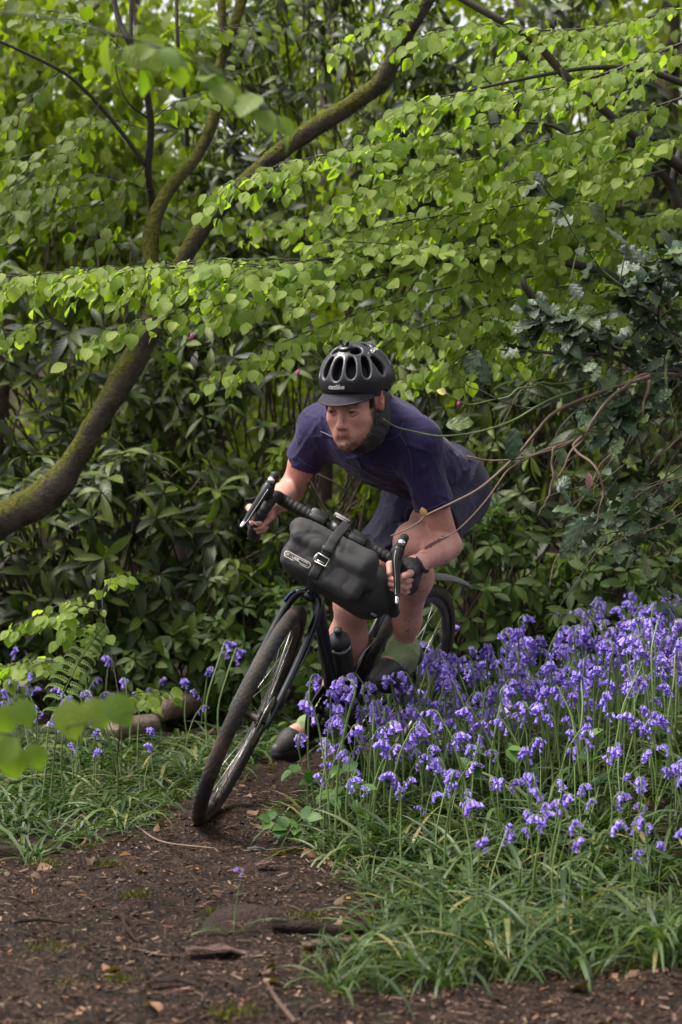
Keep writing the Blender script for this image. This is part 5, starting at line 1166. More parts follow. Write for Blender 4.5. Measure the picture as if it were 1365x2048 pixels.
add('front_derailleur', wt(join([box(BB + [-.02, -.043, .11], (.045, .012, .018), rotm([0, 1, 0], .3)), tube(L3(BB + SD * .1 + YL * -.012, BB + [-.02, -.043, .118]), .009, 8), tube(L3(BB + SD * .13 + YL * .0, BB + [.0, -.03, .135]), .006, 8)])), M_GREASE, bike)
# bottle cage (two steel wires) on the seat tube
for s in (-1, 1):
    q = smooth_path([BB + SD * .15 + NN * .018 + YL * .012 * s, BB + SD * .11 + NN * .05 + YL * .034 * s, BB + SD * .2 + NN * .075 + YL * .03 * s, BB + SD * .27 + NN * .045 + YL * .036 * s, BB + SD * .26 + NN * .02 + YL * .012 * s, BB + SD * .15 + NN * .018 + YL * .012 * s], 26)
    add('cage_wire', wt(tube(q, .0026, 6)), M_STEEL, bike)
# rear mudguard: the grey blade over the rear tyre
mg = []
for u, wi in zip(np.linspace(0, 1, 22), np.interp(np.linspace(0, 1, 22), [0, .3, .75, 1], [.016, .03, .030, .006])):
    for t in np.linspace(-1, 1, 7): mg.append(np.array([.10 - .46 * u, wi * t, .752 + .012 * u - .075 * u * u - .014 * t * t]))
mg = np.array(mg); mg2 = mg - np.array([0, 0, .003])
i = np.arange(21)[:, None] * 7; j = np.arange(6)[None]; Q = np.stack([i + j, i + j + 1, i + 8 + j, i + 7 + j], -1).reshape(-1, 4)
add('mudguard', wt((np.concatenate([mg, mg2]), np.concatenate([Q, Q[:, ::-1] + len(mg)]))), M_GREYP, bike)

# ------------------------------------------------------------------ lettering
def text_mesh(body, size, ext=.0):
    c = bpy.data.curves.new('lettering', 'FONT'); c.body = body; c.size = size; c.extrude = ext; c.align_x = 'CENTER'; c.align_y = 'CENTER'
    c.resolution_u = 3; c.offset = size * .028
    o = bpy.data.objects.new('lettering', c); COL.objects.link(o)
    dg = bpy.context.evaluated_depsgraph_get(); me = bpy.data.meshes.new_from_object(o.evaluated_get(dg))
    V = np.array([v.co[:] for v in me.vertices]); T = []
    me.calc_loop_triangles(); T = np.array([t.vertices[:] for t in me.loop_triangles])
    bpy.data.objects.remove(o); bpy.data.curves.remove(c); bpy.data.meshes.remove(me)
    return V, T
def subdiv(V, T, n=1):
    for _ in range(n):
        a, b, c = V[T[:, 0]], V[T[:, 1]], V[T[:, 2]]; m = len(V); k = len(T)
        V = np.concatenate([V, (a + b) / 2, (b + c) / 2, (c + a) / 2]); i = np.arange(k)
        ab, bc, ca = m + i, m + k + i, m + 2 * k + i
        T = np.concatenate([np.stack([T[:, 0], ab, ca], 1), np.stack([T[:, 1], bc, ab], 1), np.stack([T[:, 2], ca, bc], 1), np.stack([ab, bc, ca], 1)])
    return V, T
def bvh_of(V, Q):
    return BVHTree.FromPolygons([tuple(v) for v in V], [tuple(int(x) for x in q) for q in Q])
def decal(body, size, O, X, Yv, bvh, lift=.0008, n=1, geo=None, skew=0.0):
    """lettering laid on a surface: flat text at O (axes X, Y), dropped along -(X x Y) onto bvh"""
    V, T = geo if geo is not None else text_mesh(body, size)
    V, T = subdiv(V, T, n)
    X, Yv = unit(X), unit(Yv); Z = unit(np.cross(X, Yv)); Yv = np.cross(Z, X)
    Wp = np.asarray(O) + (V[:, :1] + skew * V[:, 1:2]) * X + V[:, 1:2] * Yv
    out = []
    for p in Wp:
        h = bvh.ray_cast(Vector(p + Z * .05), Vector(-Z), .15)
        out.append(np.array(h[0]) + Z * lift if h[0] is not None else p)
    return np.array(out), T

# ------------------------------------------------------------------ handlebar bag (rests on the bar: a thing of its own)
M_BAG = simple('slate grey coated bag fabric', (.023, .022, .0245), .78, c2=(.031, .029, .032), scale=14, bmp=.25, bscale=300)
M_BAGD = simple('black bag fabric', (.010, .010, .011), .6, c2=(.015, .014, .015), scale=14, bmp=.25, bscale=300)
M_WEB = simple('black webbing strap', (.012, .012, .013), .7, bmp=.4, scale=300)
M_ALU = simple('brushed aluminium buckle', (.36, .35, .33), .4, 1.0)
M_REFL = simple('pale reflective print', (.40, .38, .37), .5)
BC0 = P0 + AX * .60 + NN * .08                                    # reference for the bag: the fitted bar centre
def bg_(y, v, n): return BC0 + AX * (v + .035) + NN * n + YL * y
BR = np.stack([NN, YL, AX], 1)
def Vc(v): return BM @ (BS @ (CTILT @ np.asarray(v, float)))
bag = empty('handlebar_bag', tuple(Wc(bg_(0, -.2, .08)[None])[0]), 'dark grey roll-top bag strapped under the drop handlebar with one buckled strap', 'handlebar bag')
ops = [('+', cone(bg_(-.04, -.135, .035), bg_(.182, -.135, .035), .066, .072), .02), ('+', cone(bg_(-.04, -.160, .04), bg_(.175, -.17, .04), .055, .060), .05)]
def bagfold(P): return .003 * fbm(P, 9, 2)
rv, rq = surface([(o, ('cone', Wc(p[1][None])[0], Wc(p[2][None])[0], p[3], p[4]), k) for o, p, k in ops], .007, bagfold)
add('roll', (rv, rq), M_BAGD, bag)
TR = BM @ BS @ CTILT @ BR
def Wb(y, v, n):
    v = v - .022; y = y + .008
    return Wc(bg_(y, v, n)[None])[0]
def wcone(a, b, ra, rb): return cone(Wb(*a), Wb(*b), ra, rb)
pops = [('+', rbox(Wb(.030, -.150, .150), (.040, .130, .042), .026, TR), .02),                     # body of the pouch
        ('+', wcone((-.085, -.070, .150), (.128, -.066, .150), .034, .036), .016),                 # rolled top
        ('+', wcone((-.080, -.098, .176), (.125, -.098, .176), .022, .022), .016),                 # flap folded down over it
        ('+', wcone((.125, -.075, .15), (.166, -.118, .135), .034, .020), .02),
        ('-', wcone((-.135, -.118, .214), (-.02, -.132, .208), .0085, .0075), .010), ('-', wcone((.05, -.128, .208), (.17, -.140, .200), .0075, .0090), .010),
        ('-', wcone((.018, -.05, .212), (.018, -.20, .206), .010, .010), .030),                    # drawn in under the strap
        ('-', wcone((.035, -.105, .212), (.12, -.062, .202), .0040, .0030), .014), ('-', wcone((.0, -.105, .212), (-.08, -.06, .202), .0040, .0030), .014),
        ('-', wcone((.04, -.150, .206), (.135, -.195, .200), .0045, .0030), .016), ('-', wcone((.0, -.155, .206), (-.07, -.190, .200), .0035, .0025), .014),
        ('-', wcone((.07, -.150, .204), (.15, -.165, .200), .0030, .0030), .012)]
def pouchfold(P):
    q = (P - Wb(0, -.1, .15)) @ TR
    r = np.abs(vnoise(np.stack([q[:, 1] * 6 + q[:, 2] * 6, q[:, 2] * 13 - q[:, 1] * 5, q[:, 0] * 4], -1), 1.0)); r2 = np.abs(vnoise(np.stack([q[:, 1] * 17 - q[:, 2] * 12, q[:, 2] * 20 + q[:, 1] * 9, q[:, 0] * 6], -1) + 9, 1.0))
    return .0036 * np.exp(-r * 16) + .0024 * np.exp(-r2 * 14) + .002 * fbm(q, 22, 2)
pv, pq = surface(pops, .0042, pouchfold)
pouch = add('pouch', (pv, pq), M_BAG, bag)
bv = bvh_of(pv, pq)
sp_ = []
for v in np.linspace(-.035, -.20, 26):
    h = bv.ray_cast(Vector(Wb(.018 - .0 * v, v, .4)), Vector(-Vc(NN)), .5)
    if h[0] is not None: sp_.append(np.array(h[0]) + Vc(NN) * .003)
sp_ = [Wb(.018, .012, .09)] + sp_ + [Wb(.018, -.205, .10)]
sp_ = np.array(sp_); sp_[1:-1] = (sp_[:-2] + sp_[1:-1] * 2 + sp_[2:]) / 4; sp_ += Vc(NN) * .003
add('strap', tube(sp_, .0145, 8, flat=(1, .12), ref=Vc(YL)), M_WEB, bag)
k = sp_[15] + Vc(NN) * .006
BX_, BYv, BZ = Vc(YL), Vc(AX), Vc(NN)
bk = [tube(np.array([k + BX_ * x + BYv * y for x, y in ((-.018, -.012), (.018, -.012), (.018, .013), (-.018, .013), (-.018, -.012), (.018, -.012))]), .0026, 8), tube(np.array([k + BX_ * -.018 + BYv * .013, k + BX_ * -.022 + BYv * .0, k + BX_ * -.020 - BYv * .015]), .003, 8), tube(np.array([k - BX_ * .012 - BYv * .006, k + BX_ * .012 - BYv * .006]), .0028, 8)]
add('buckle', join(bk), M_ALU, bag)
add('strap_slider', box(sp_[10] + BZ * .004, (.017, .006, .003), np.stack([BX_, BYv, BZ], 1)), M_PLAST, bag)
for y, sg in ((-.066, -1), (.068, 1)):
    add('bar_clamp', ct(join([box(CL + YL * y + AX * .006 + NN * .012, (.016, .028, .016), BR), box(CL + YL * y + NN * .03 - AX * .004, (.004, .026, .006), BR), box(CL + YL * y + NN * .005 + AX * .022, (.008, .024, .004), BR)])), M_PLAST, bag)
    add('clamp_sheen_plate', ct(box(CL + YL * y + NN * .031 + AX * .004, (.002, .022, .0045), BR)), simple('clamp sheen', (.05, .05, .055), .25), bag)  # paler strip drawn as the clamp's sheen
# the bag's badge: pill outline with its lettering
bo = Wb(-.046, -.158, .25)
pill = []
for w_, h_ in ((.043, .0095), (.0405, .0072)):
    t = np.linspace(0, 2 * np.pi, 40, endpoint=False); pill.append(np.stack([np.sign(np.cos(t)) * (w_ - h_) + h_ * np.cos(t), h_ * np.sin(t)], 1))
pv2 = np.concatenate([np.c_[pill[0], np.zeros(40)], np.c_[pill[1], np.zeros(40)]]); j = np.arange(40); k2 = (j + 1) % 40
pt = np.concatenate([np.stack([j, k2, 40 + k2], 1), np.stack([j, 40 + k2, 40 + j], 1)])
inn = [np.stack([.018 + np.sign(np.cos(t)) * (.017 - h_) + h_ * np.cos(t), h_ * np.sin(t), 0 * t], 1) for h_ in (.0052, .0034)]
badge = join([decal('', 0, bo, BX_, BYv, bv, .0012, 0, (pv2, pt)), decal('', 0, bo, BX_, BYv, bv, .0012, 0, (np.concatenate(inn), pt)), decal('ORTLIEB', .0125, bo - BX_ * .019, BX_, BYv, bv, .0012, 0)])
add('badge_lettering', badge, M_REFL, bag, smooth=False)
add('side_tab', box(Wb(.215, -.185, .092), (.003, .009, .004), TR), M_GREYP, bag)
# bike computer on the stem
bc = empty('bike_computer', tuple(Wc((CL + AX * .03)[None])[0]), 'small bike computer with pale edge mounted above the stem', 'bike computer')
tilt = BR @ rotm([0, 1, 0], .10)
oC = CL + AX * .036 + NN * .012
add('case', ct(box(oC, (.036, .027, .0085), tilt, .5)), M_GREYP, bc)
add('screen', ct(box(oC + tilt @ [0, 0, .0078], (.027, .021, .0006), tilt)), simple('grey lcd', (.09, .10, .08), .15), bc)
add('case_edge', ct(join([box(oC + tilt @ [.0345, 0, .003], (.0016, .024, .0022), tilt), box(oC + tilt @ [.0345, 0, -.003], (.0016, .018, .0018), tilt)])), M_REFL, bc)
add('mount', ct(tube(L3(CL + AX * .012, oC - AX * .008), .012, 10)), M_PLAST, bc)
# water bottle in the cage
btl = empty('water_bottle', tuple(Wd((BB + np.array([.1, 0, .12]))[None])[0]), 'black water bottle with domed cap in the cage behind the down tube', 'bottle')
DTD = unit(HL + AX * .025 - BB); DTN = np.array([-DTD[2], 0, DTD[0]]); bo_ = BB + DTD * .145 + DTN * .068 + YL * .006
prof = [(0, 0), (.033, 0), (.036, .004), (.036, .075), (.0345, .08), (.0345, .088), (.036, .093), (.036, .145), (.033, .152), (.032, .155)]
bvq = lathe(prof, 28, bo_, DTD); add('bottle_body', wt(bvq), simple('smoky black bottle', (.016, .016, .017), .45, dirt=(.07, .05, .04), dscale=20, dlo=.5, dhi=.72), btl)
add('bottle_cap', wt(lathe([(.033, .153), (.0355, .156), (.0355, .168), (.033, .176), (.022, .19), (.014, .194), (.0125, .196), (.0125, .206), (.009, .209), (.0135, .211), (.0135, .219), (.006, .222), (0, .222)], 28, bo_, DTD)), simple('dark violet cap', (.022, .021, .030), .5), btl)
zb = Wd(bvq[0]); bvb = bvh_of(zb, bvq[1][0])
fwd = unit(np.array([-.05, -1, .1])); upb = Vw(DTD)
add('bottle_lettering', decal('adventure', .017, Wd((bo_ + DTD * .118)[None])[0] + fwd * .036, np.cross(upb, -fwd) * -1, upb, bvb, .0006, 1), M_REFL, btl, smooth=False)

# ================================================================== the rider
HR = np.stack([[-1.0, 0, 0], [0, -1.0, 0], [0, 0, 1.0]], 1)        # columns: rider's right, face forward, up
HR = rotm([0, 0, 1], -math.radians(27)) @ HR
HR = rotm(HR[:, 0], -math.radians(18)) @ HR
HR = rotm(HR[:, 1], -math.radians(3)) @ HR
HS = 1.04
HO = px(685.5, 822, 5.17) - HR @ np.array([0, .085, 0]) * HS
def hw(q):
    q = np.array(q, float); q[2] = q[2] * .915 if q[2] < 0 else q[2]
    return HO + HR @ (q * HS)
def hcone(a, b, ra, rb): return cone(hw(a), hw(b), ra * HS, rb * HS)
def hell(c, r, R=np.eye(3)): return ell(hw(c), np.asarray(r) * HS, HR @ R)
RS, LS = px(640, 860, 5.52), px(830, 888, 5.37)
RE, RW = px(580, 983, 5.64), px(533, 1022, 5.38)
LE, LW = px(897, 1090, 5.50), px(830, 1133, 5.31)
CH, BE, PE = px(748, 882, 5.48), px(820, 928, 5.72), px(872, 955, 5.93)
LH, RH = px(912, 998, 5.88), px(838, 990, 5.97)
LK, LA = px(828, 1085, 5.52), px(807, 1298, 5.86)
RK, RAn = px(706, 1205, 5.74), px(662, 1425, 5.98)
SPN = unit(PE - CH); TL = unit((LS - RS) - SPN * np.dot(LS - RS, SPN)); TD = np.cross(SPN, TL); TD = TD if TD[2] > 0 else -TD
TRm = np.stack([TL, TD, SPN], 1)
def torso(g):
    return [('+', ell(CH + SPN * .07 + TD * .005, (.172 + g, .118 + g, .215 + g), TRm), .02), ('+', ell(BE + TD * .012, (.15 + g, .108 + g, .2 + g), TRm), .06),
            ('+', ell(PE + TD * .0, (.165 + g, .122 + g, .15 + g), TRm), .06),
            ('+', cone(RS + TD * .01 + SPN * .03, CH + TD * .05 + SPN * .05, .062 + g, .08 + g), .06), ('+', cone(LS + TD * .01 + SPN * .03, CH + TD * .05 + SPN * .05, .062 + g, .08 + g), .06)]
body = torso(-.012)
NB = CH + TD * .07 - SPN * .10
body += [('+', cone(NB, hw([0, -.035, -.05]), .064, .055), .04)]
for A, B, C, s in ((RS, RE, RW, -1), (LS, LE, LW, 1)):
    body += [('+', cone(A, A + (B - A) * .5, .050, .044), .04), ('+', cone(A + (B - A) * .45, B, .044, .036), .03)]
    q = B + (C - B) * .28
    body += [('+', cone(B, q, .036, .0388), .025), ('+', cone(q, C, .0388, .0255), .03)]
    body += [('+', ell(B + unit(B * 1 - (A + C) / 2) * .012, (.022, .022, .022)), .03)]
# legs
body += [('+', cone(LH, LH + (LK - LH) * .5, .086, .070), .05), ('+', cone(LH + (LK - LH) * .5, LK, .070, .052), .04),
         ('+', ell(LK + unit(LK - (LH + LA) / 2) * .012, (.046, .046, .05)), .04)]
CB = LK + (LA - LK) * .32 + np.array([.012, .028, 0])
body += [('+', cone(LK, CB, .049, .056), .04), ('+', cone(CB, LK + (LA - LK) * .72 + np.array([.004, .012, 0]), .056, .039), .04), ('+', cone(LK + (LA - LK) * .72 + np.array([.004, .012, 0]), LA, .039, .033), .04)]
CBR = RK + (RAn - RK) * .32 + np.array([.008, .03, 0])
body += [('+', cone(RH, RH + (RK - RH) * .5, .086, .074), .05), ('+', cone(RH + (RK - RH) * .5, RK, .074, .056), .04),
         ('+', cone(RK, CBR, .052, .057), .04), ('+', cone(CBR, RK + (RAn - RK) * .75, .057, .040), .04), ('+', cone(RK + (RAn - RK) * .75, RAn, .040, .036), .03)]
# feet inside the shoes
FD = unit(Vw([1, 0, -.10]))
def foot(an, ball):
    return [('+', cone(an + np.array([0, 0, -.02]), an + (ball - an) * .9 + np.array([0, 0, .02]), .036, .03), .03)]
LB, RB_ = Wd(PEDL[1][None])[0] + Vw([.0, -.005, .026]), Wd(PEDL[-1][None])[0] + Vw([.0, .01, .026])
body += foot(LA, LB) + foot(RAn, RB_)
# hands: fingers closed round the drops, index finger on the lever (each finger its own chain)
def chain(pts, r, k=.006):
    P = [px(*p) for p in pts]; n = len(P) - 1
    return [('+', cone(P[i], P[i + 1], r[i], r[i + 1]), k) for i in range(n)]
hands = []
hands += [('+', cone(LW, px(817, 1143, 5.29), .027, .031), .03), ('+', cone(px(826, 1140, 5.285), px(822, 1164, 5.275), .021, .019), .02), ('+', cone(px(815, 1140, 5.285), px(812, 1168, 5.275), .020, .018), .02)]
hands += chain([(828, 1143, 5.255), (820, 1147, 5.205), (810, 1152, 5.175), (801, 1158, 5.185)], [.0118, .0105, .0098, .0082])          # index, over the lever
hands += chain([(824, 1158, 5.255), (812, 1163, 5.200), (796, 1160, 5.178), (783, 1158, 5.195)], [.0112, .0105, .0098, .0086])            # middle
hands += chain([(822, 1170, 5.258), (810, 1175, 5.206), (795, 1171, 5.184), (782, 1169, 5.2)], [.0108, .0102, .0094, .0082])           # ring
hands += chain([(820, 1181, 5.264), (809, 1185, 5.218), (796, 1181, 5.196), (785, 1179, 5.212)], [.0098, .0090, .0084, .0074])            # little
hands += chain([(812, 1136, 5.30), (793, 1126, 5.262), (781, 1130, 5.215), (780, 1147, 5.195)], [.015, .0128, .0115, .0092])               # thumb, round the inside
hands += [('+', cone(RW, px(522, 1030, 5.36), .027, .031), .03), ('+', cone(px(512, 1022, 5.36), px(512, 1044, 5.35), .021, .019), .02), ('+', cone(px(522, 1028, 5.36), px(522, 1048, 5.35), .020, .018), .02)]
hands += chain([(500, 1018, 5.325), (500, 1016, 5.275), (504, 1025, 5.232), (502, 1036, 5.232)], [.0118, .0108, .0102, .0084])           # index, over the lever
hands += chain([(502, 1038, 5.325), (507, 1044, 5.285), (518, 1045, 5.275), (528, 1042, 5.30)], [.0112, .0105, .0098, .0086])
hands += chain([(506, 1050, 5.33), (513, 1054, 5.292), (523, 1053, 5.286), (531, 1049, 5.31)], [.0108, .0102, .0094, .0082])
hands += chain([(511, 1059, 5.335), (518, 1061, 5.302), (526, 1059, 5.298), (533, 1055, 5.32)], [.0098, .0090, .0084, .0074])
hands += chain([(530, 1022, 5.35), (541, 1024, 5.315), (541, 1034, 5.30), (533, 1045, 5.295)], [.015, .0128, .0115, .0092])
body += hands
# head
def sy(f): return [f(1), f(-1)]
head = [('+', hell((0, -.008, .032), (.076, .097, .09)), .03), ('+', hell((0, .032, -.028), (.0565, .060, .078)), .03)]
head += sy(lambda s: ('+', hcone((.044 * s, .004, -.064), (.010 * s, .073, -.106), .0185, .0125), .03))
head += [('+', hell((0, .082, -.106), (.016, .014, .015)), .025), ('+', hell((0, .068, -.07), (.027, .024, .03)), .03)]
head += sy(lambda s: ('+', hell((.038 * s, .057, -.030), (.019, .020, .016)), .03))
head += sy(lambda s: ('+', hcone((.012 * s, .0905, .018), (.044 * s, .073, .021), .0105, .009), .016))
head += sy(lambda s: ('-', hell((.031 * s, .098, -.001), (.0185, .017, .0125)), .014))
head += [('+', hcone((0, .088, .012), (0, .109, -.036), .0070, .0082), .012), ('+', hell((0, .1115, -.041), (.0100, .0115, .0098)), .01)]
head += sy(lambda s: ('+', hell((.0112 * s, .0990, -.0452), (.0066, .0100, .0068)), .006))
head += sy(lambda s: ('-', hell((.0068 * s, .104, -.0525), (.0038, .0055, .004)), .004))
head += sy(lambda s: ('+', hell((.031 * s, .0765, -.001), (.0128, .0128, .0120)), .003))                          # eyeballs
head += sy(lambda s: ('+', hcone((.018 * s, .0855, .0018), (.031 * s, .0905, .0048), .0040, .0044), .006)) + sy(lambda s: ('+', hcone((.031 * s, .0905, .0048), (.045 * s, .0795, .0), .0044, .0036), .006))  # upper lids
head += sy(lambda s: ('+', hcone((.019 * s, .084, -.005), (.031 * s, .0875, -.0098), .0028, .003), .006)) + sy(lambda s: ('+', hcone((.031 * s, .0875, -.0098), (.044 * s, .078, -.004), .003, .0026), .006))
head += sy(lambda s: ('+', hcone((.040 * s, .040, -.045), (.026 * s, .062, -.088), .018, .014), .03))
head += [('+', hell((0, .083, -.070), (.024, .011, .017)), .018)]
head += sy(lambda s: ('+', hcone((0, .0965, -.0675), (.0225 * s, .086, -.0715), .0042, .0022), .006)) + sy(lambda s: ('+', hcone((0, .0950, -.0800), (.0195 * s, .085, -.0750), .0056, .003), .006))
head += [('-', hcone((0, .107, -.056), (0, .106, -.0615), .0022, .003), .006), ('-', hcone((-.014, .1, -.090), (.014, .1, -.090), .004, .004), .014)]
for s in (1, -1):
    E_ = rotm([0, 0, 1], -s * .35)
    head += [('+', hell((.075 * s, -.014, .012), (.008, .018, .030), E_ @ rotm([1, 0, 0], .15)), .008), ('-', hell((.0845 * s, -.012, .018), (.006, .010, .016), E_), .005),
             ('+', hcone((.082 * s, -.006, .034), (.082 * s, -.003, .008), .003, .003), .004), ('+', hell((.075 * s, -.004, -.014), (.007, .009, .010)), .008), ('-', hell((.082 * s, -.003, .010), (.004, .005, .006)), .004)]
body += head
BV, BQ = surface(body, .004)
def refine(V, Q, sel, ops):
    S = Q[sel]; keep = Q[~sel]
    e = np.sort(np.stack([S, np.roll(S, -1, 1)], -1).reshape(-1, 2), 1)
    ue, inv, cnt = np.unique(e, axis=0, return_inverse=True, return_counts=True)
    inv = inv.reshape(-1, 4); n = len(V); m = len(ue)
    Vn = np.concatenate([V, V[ue].mean(1), V[S].mean(1)])
    em = n + inv; fc = n + m + np.arange(len(S))
    new = np.concatenate([np.stack([S[:, i], em[:, i], fc, em[:, i - 1]], 1) for i in range(4)])
    mv = np.concatenate([np.unique(S), n + np.where(cnt == 2)[0], fc])
    for _ in range(3):
        P = Vn[mv]; f = sdf_eval(ops, P); g = np.stack([sdf_eval(ops, P + d) - f for d in np.eye(3) * 4e-4], -1) / 4e-4
        Vn[mv] = P - np.clip(f, -.004, .004)[:, None] * g / (np.sum(g * g, -1)[:, None] + .05)
    return Vn, np.concatenate([keep, new])
def near(c, P, r): return np.linalg.norm(P - c, axis=1) < r
BV = relax(BV, BQ, 1, .3)
fc = BV[BQ].mean(1)
BV, BQ = refine(BV, BQ, near(hw([0, .04, -.02]), fc, .16) | near(px(805, 1150, 5.26), fc, .085) | near(px(517, 1035, 5.3), fc, .085), body)
q = ((BV - HO) @ HR) / HS; q[:, 2] = np.where(q[:, 2] < 0, q[:, 2] / .915, q[:, 2])
fc = q[BQ].mean(1)
BV, BQ = refine(BV, BQ, (fc[:, 1] > .055) & (np.abs(fc[:, 0]) < .06) & (np.abs(fc[:, 2] + .04) < .085), body)
q = ((BV - HO) @ HR) / HS; q[:, 2] = np.where(q[:, 2] < 0, q[:, 2] / .915, q[:, 2]); x, y, z = np.abs(q[:, 0]), q[:, 1], q[:, 2]
inhead = (np.abs(q) < .2).all(1)
# paint: what the skin itself carries (brows, lips, eyes, stubble, flush, tattoos), plus painted shade at eyes and mouth
skin = np.tile([.54, .285, .240], (len(BV), 1))
def lay(m, c): 
    m = np.clip(m, 0, 1)[:, None]; skin[:] = skin * (1 - m) + np.asarray(c) * m
nz = fbm(BV, 60, 3)
lay(.35 * sstep(fbm(BV, 14, 3), -.3, .6), (0.385, 0.162, 0.127))
face = inhead & (y > .0)
lay(face * .5 * np.exp(-((x - .04) / .02) ** 2 - ((z + .035) / .022) ** 2), (0.4, 0.131, 0.108))
lay(face * .45 * np.exp(-(x / .012) ** 2 - ((z + .042) / .014) ** 2), (0.385, 0.131, 0.108))
beard = face * np.maximum(sstep(-z, .058, .088) * sstep(x, -.01, .02) * .6 + sstep(-z, .086, .105) * .7, sstep(.052 - y, -.012, .02) * sstep(-z, .0, .03)) + face * .45 * np.exp(-((z + .060) / .006) ** 2) * sstep(.03 - x, 0, .012)
lay(np.clip(beard, 0, 1) * (.65 + .35 * sstep(fbm(BV, 150, 2), -.4, .4)), (.10, .055, .034))
lay(face * .75 * (np.maximum(np.exp(-((z + .0668) / .0035) ** 2), np.exp(-((z + .0792) / .0045) ** 2))) * sstep(.024 - x, 0, .006) * (y > .08), (0.277, 0.077, 0.069))
lay(face * .95 * np.exp(-((z + .0732 + .0016 * np.cos(x / .022 * 3.1)) / (.0022 - .0008 * x / .022)) ** 2) * sstep(.022 - x, 0, .005) * (y > .08), (.05, .012, .012))  # dark line painted for the shade between the lips
bz = .0190 + .004 * np.sin(np.clip((x - .012) / .038, 0, 1) * 3.0)
lay(face * .85 * np.exp(-((z - bz) / .0050) ** 2) * sstep(x, .009, .014) * sstep(.052 - x, 0, .01), (.10, .055, .035))
ed = np.sqrt(((x - .031) / .0128) ** 2 + ((y - .0765) / .0128) ** 2 + ((z + .001) / .012) ** 2)
al = 1 - ((x - .031) / .0148) ** 2; eye = inhead & (y > .074) & (al > 0) & (z < .0016 * al) & (z > -.0068 * al)
lay(eye * .95, (.27, .20, .185))  # whites darkened: the eye's shade is painted into the colour
ix = q[:, 0] - np.sign(q[:, 0]) * .031
lay(eye * sstep(-np.hypot(ix - .0022, (z + .0034) * .9), -.0066, -.0050), (.02, .014, .010))
lay(face * .9 * np.exp(-((z - .0026) / .0018) ** 2) * np.exp(-((x - .031) / .013) ** 4) * (y > .08), (.07, .035, .03))  # dark lid line, thickened as part of the painted eye shade
lay(face * .35 * np.exp(-((x - .027) / .014) ** 2 - ((z + .011) / .006) ** 2), (0.293, 0.115, 0.108))  # eye shading painted under the lower lid
ear = inhead & (x > .07) & (y < .03)
lay(ear * .5, (0.4, 0.139, 0.115))
hair = inhead & (z > -.005) & (y < .045) & ~ear
lay(hair * 1.0, (.05, .032, .022))
tat = np.zeros(len(BV))
arm = lambda A, B: np.clip(((BV - A) @ (B - A)) / ((B - A) @ (B - A)), -1, 2)
t = arm(LE, LW); P2 = np.stack([682.5 + F * BV[:, 0] / BV[:, 1], 1024 - F * (BV[:, 2] - H) / BV[:, 1]], 1)
def dseg(a, b, P=P2):
    a, b = np.array(a, float), np.array(b, float); u = np.clip(((P - a) @ (b - a)) / ((b - a) @ (b - a)), 0, 1)
    return np.linalg.norm(P - a - u[:, None] * (b - a), axis=1)
onl = near(LE, BV, .2) & (t > .05); onr = near(RE + (RS - RE) * .3, BV, .16)
d = dseg((893, 1073), (852, 1096)); tat = np.maximum(tat, onl * sstep(5.5 + 3 * vnoise(BV, 160) - d, 0, 2))
d = dseg((632, 938), (622, 970)); tat = np.maximum(tat, onr * sstep(5 + 3 * vnoise(BV, 120) - d, 0, 2))
d = np.maximum(np.abs(P2[:, 0] - 598), np.abs(P2[:, 1] - 940)); tat = np.maximum(tat, .5 * onr * sstep(1.6 - np.abs(d - 7), 0, 1))
leg = (BV[:, 2] < .8) & ~inhead; lay(leg * .55 * sstep(fbm(BV, 70, 2), .75, .95), (.07, .045, .035)); lay(.3 * sstep(fbm(BV, 45, 3), .2, .9), (.36, .15, .115))
m, nt, b, out = nmat('skin')
cnode = nd(nt, 'Attribute', attribute_name='Col').outputs['Color']
n2 = noise_out(nt, 130, 4)
tk = nd(nt, 'Math', {0: nd(nt, 'Attribute', attribute_name='tat').outputs['Fac'], 1: nd(nt, 'Math', {0: noise_out(nt, 170, 2), 1: 1.5}, operation='MULTIPLY').outputs[0]}, operation='ADD').outputs[0]
cnode = mixc(nt, ramp(nt, tk, [(.80, (0, 0, 0)), (.84, (.85, .85, .85))]) if False else nd(nt, 'MapRange', {'Value': tk, 'From Min': 1.36, 'From Max': 1.44, 'To Min': 0.0, 'To Max': .85}).outputs[0], cnode, (.045, .032, .04))
nt.links.new(mixc(nt, 1.0, cnode, ramp(nt, n2, [(.3, (.9, .86, .86)), (.7, (1.08, 1.05, 1.05))]), 'MULTIPLY'), b.inputs['Base Color'])
b.inputs['Roughness'].default_value = .5; b.inputs['Specular IOR Level'].default_value = .35
b.inputs['Subsurface Weight'].default_value = .06; b.inputs['Subsurface Radius'].default_value = (.008, .003, .0015); b.inputs['Subsurface Scale'].default_value = 1.0
bump(nt, b, noise_out(nt, 420, 3), .12, .002)
M_SKIN = m
person = empty('person', tuple(Wd([.45, 0, .3])), 'person in navy jersey and shorts crouched low over the drop bars, eyes on the path', 'person')
add('body', (BV, BQ), M_SKIN, person, col=skin, attrs={'tat': np.clip(tat, 0, 1)})

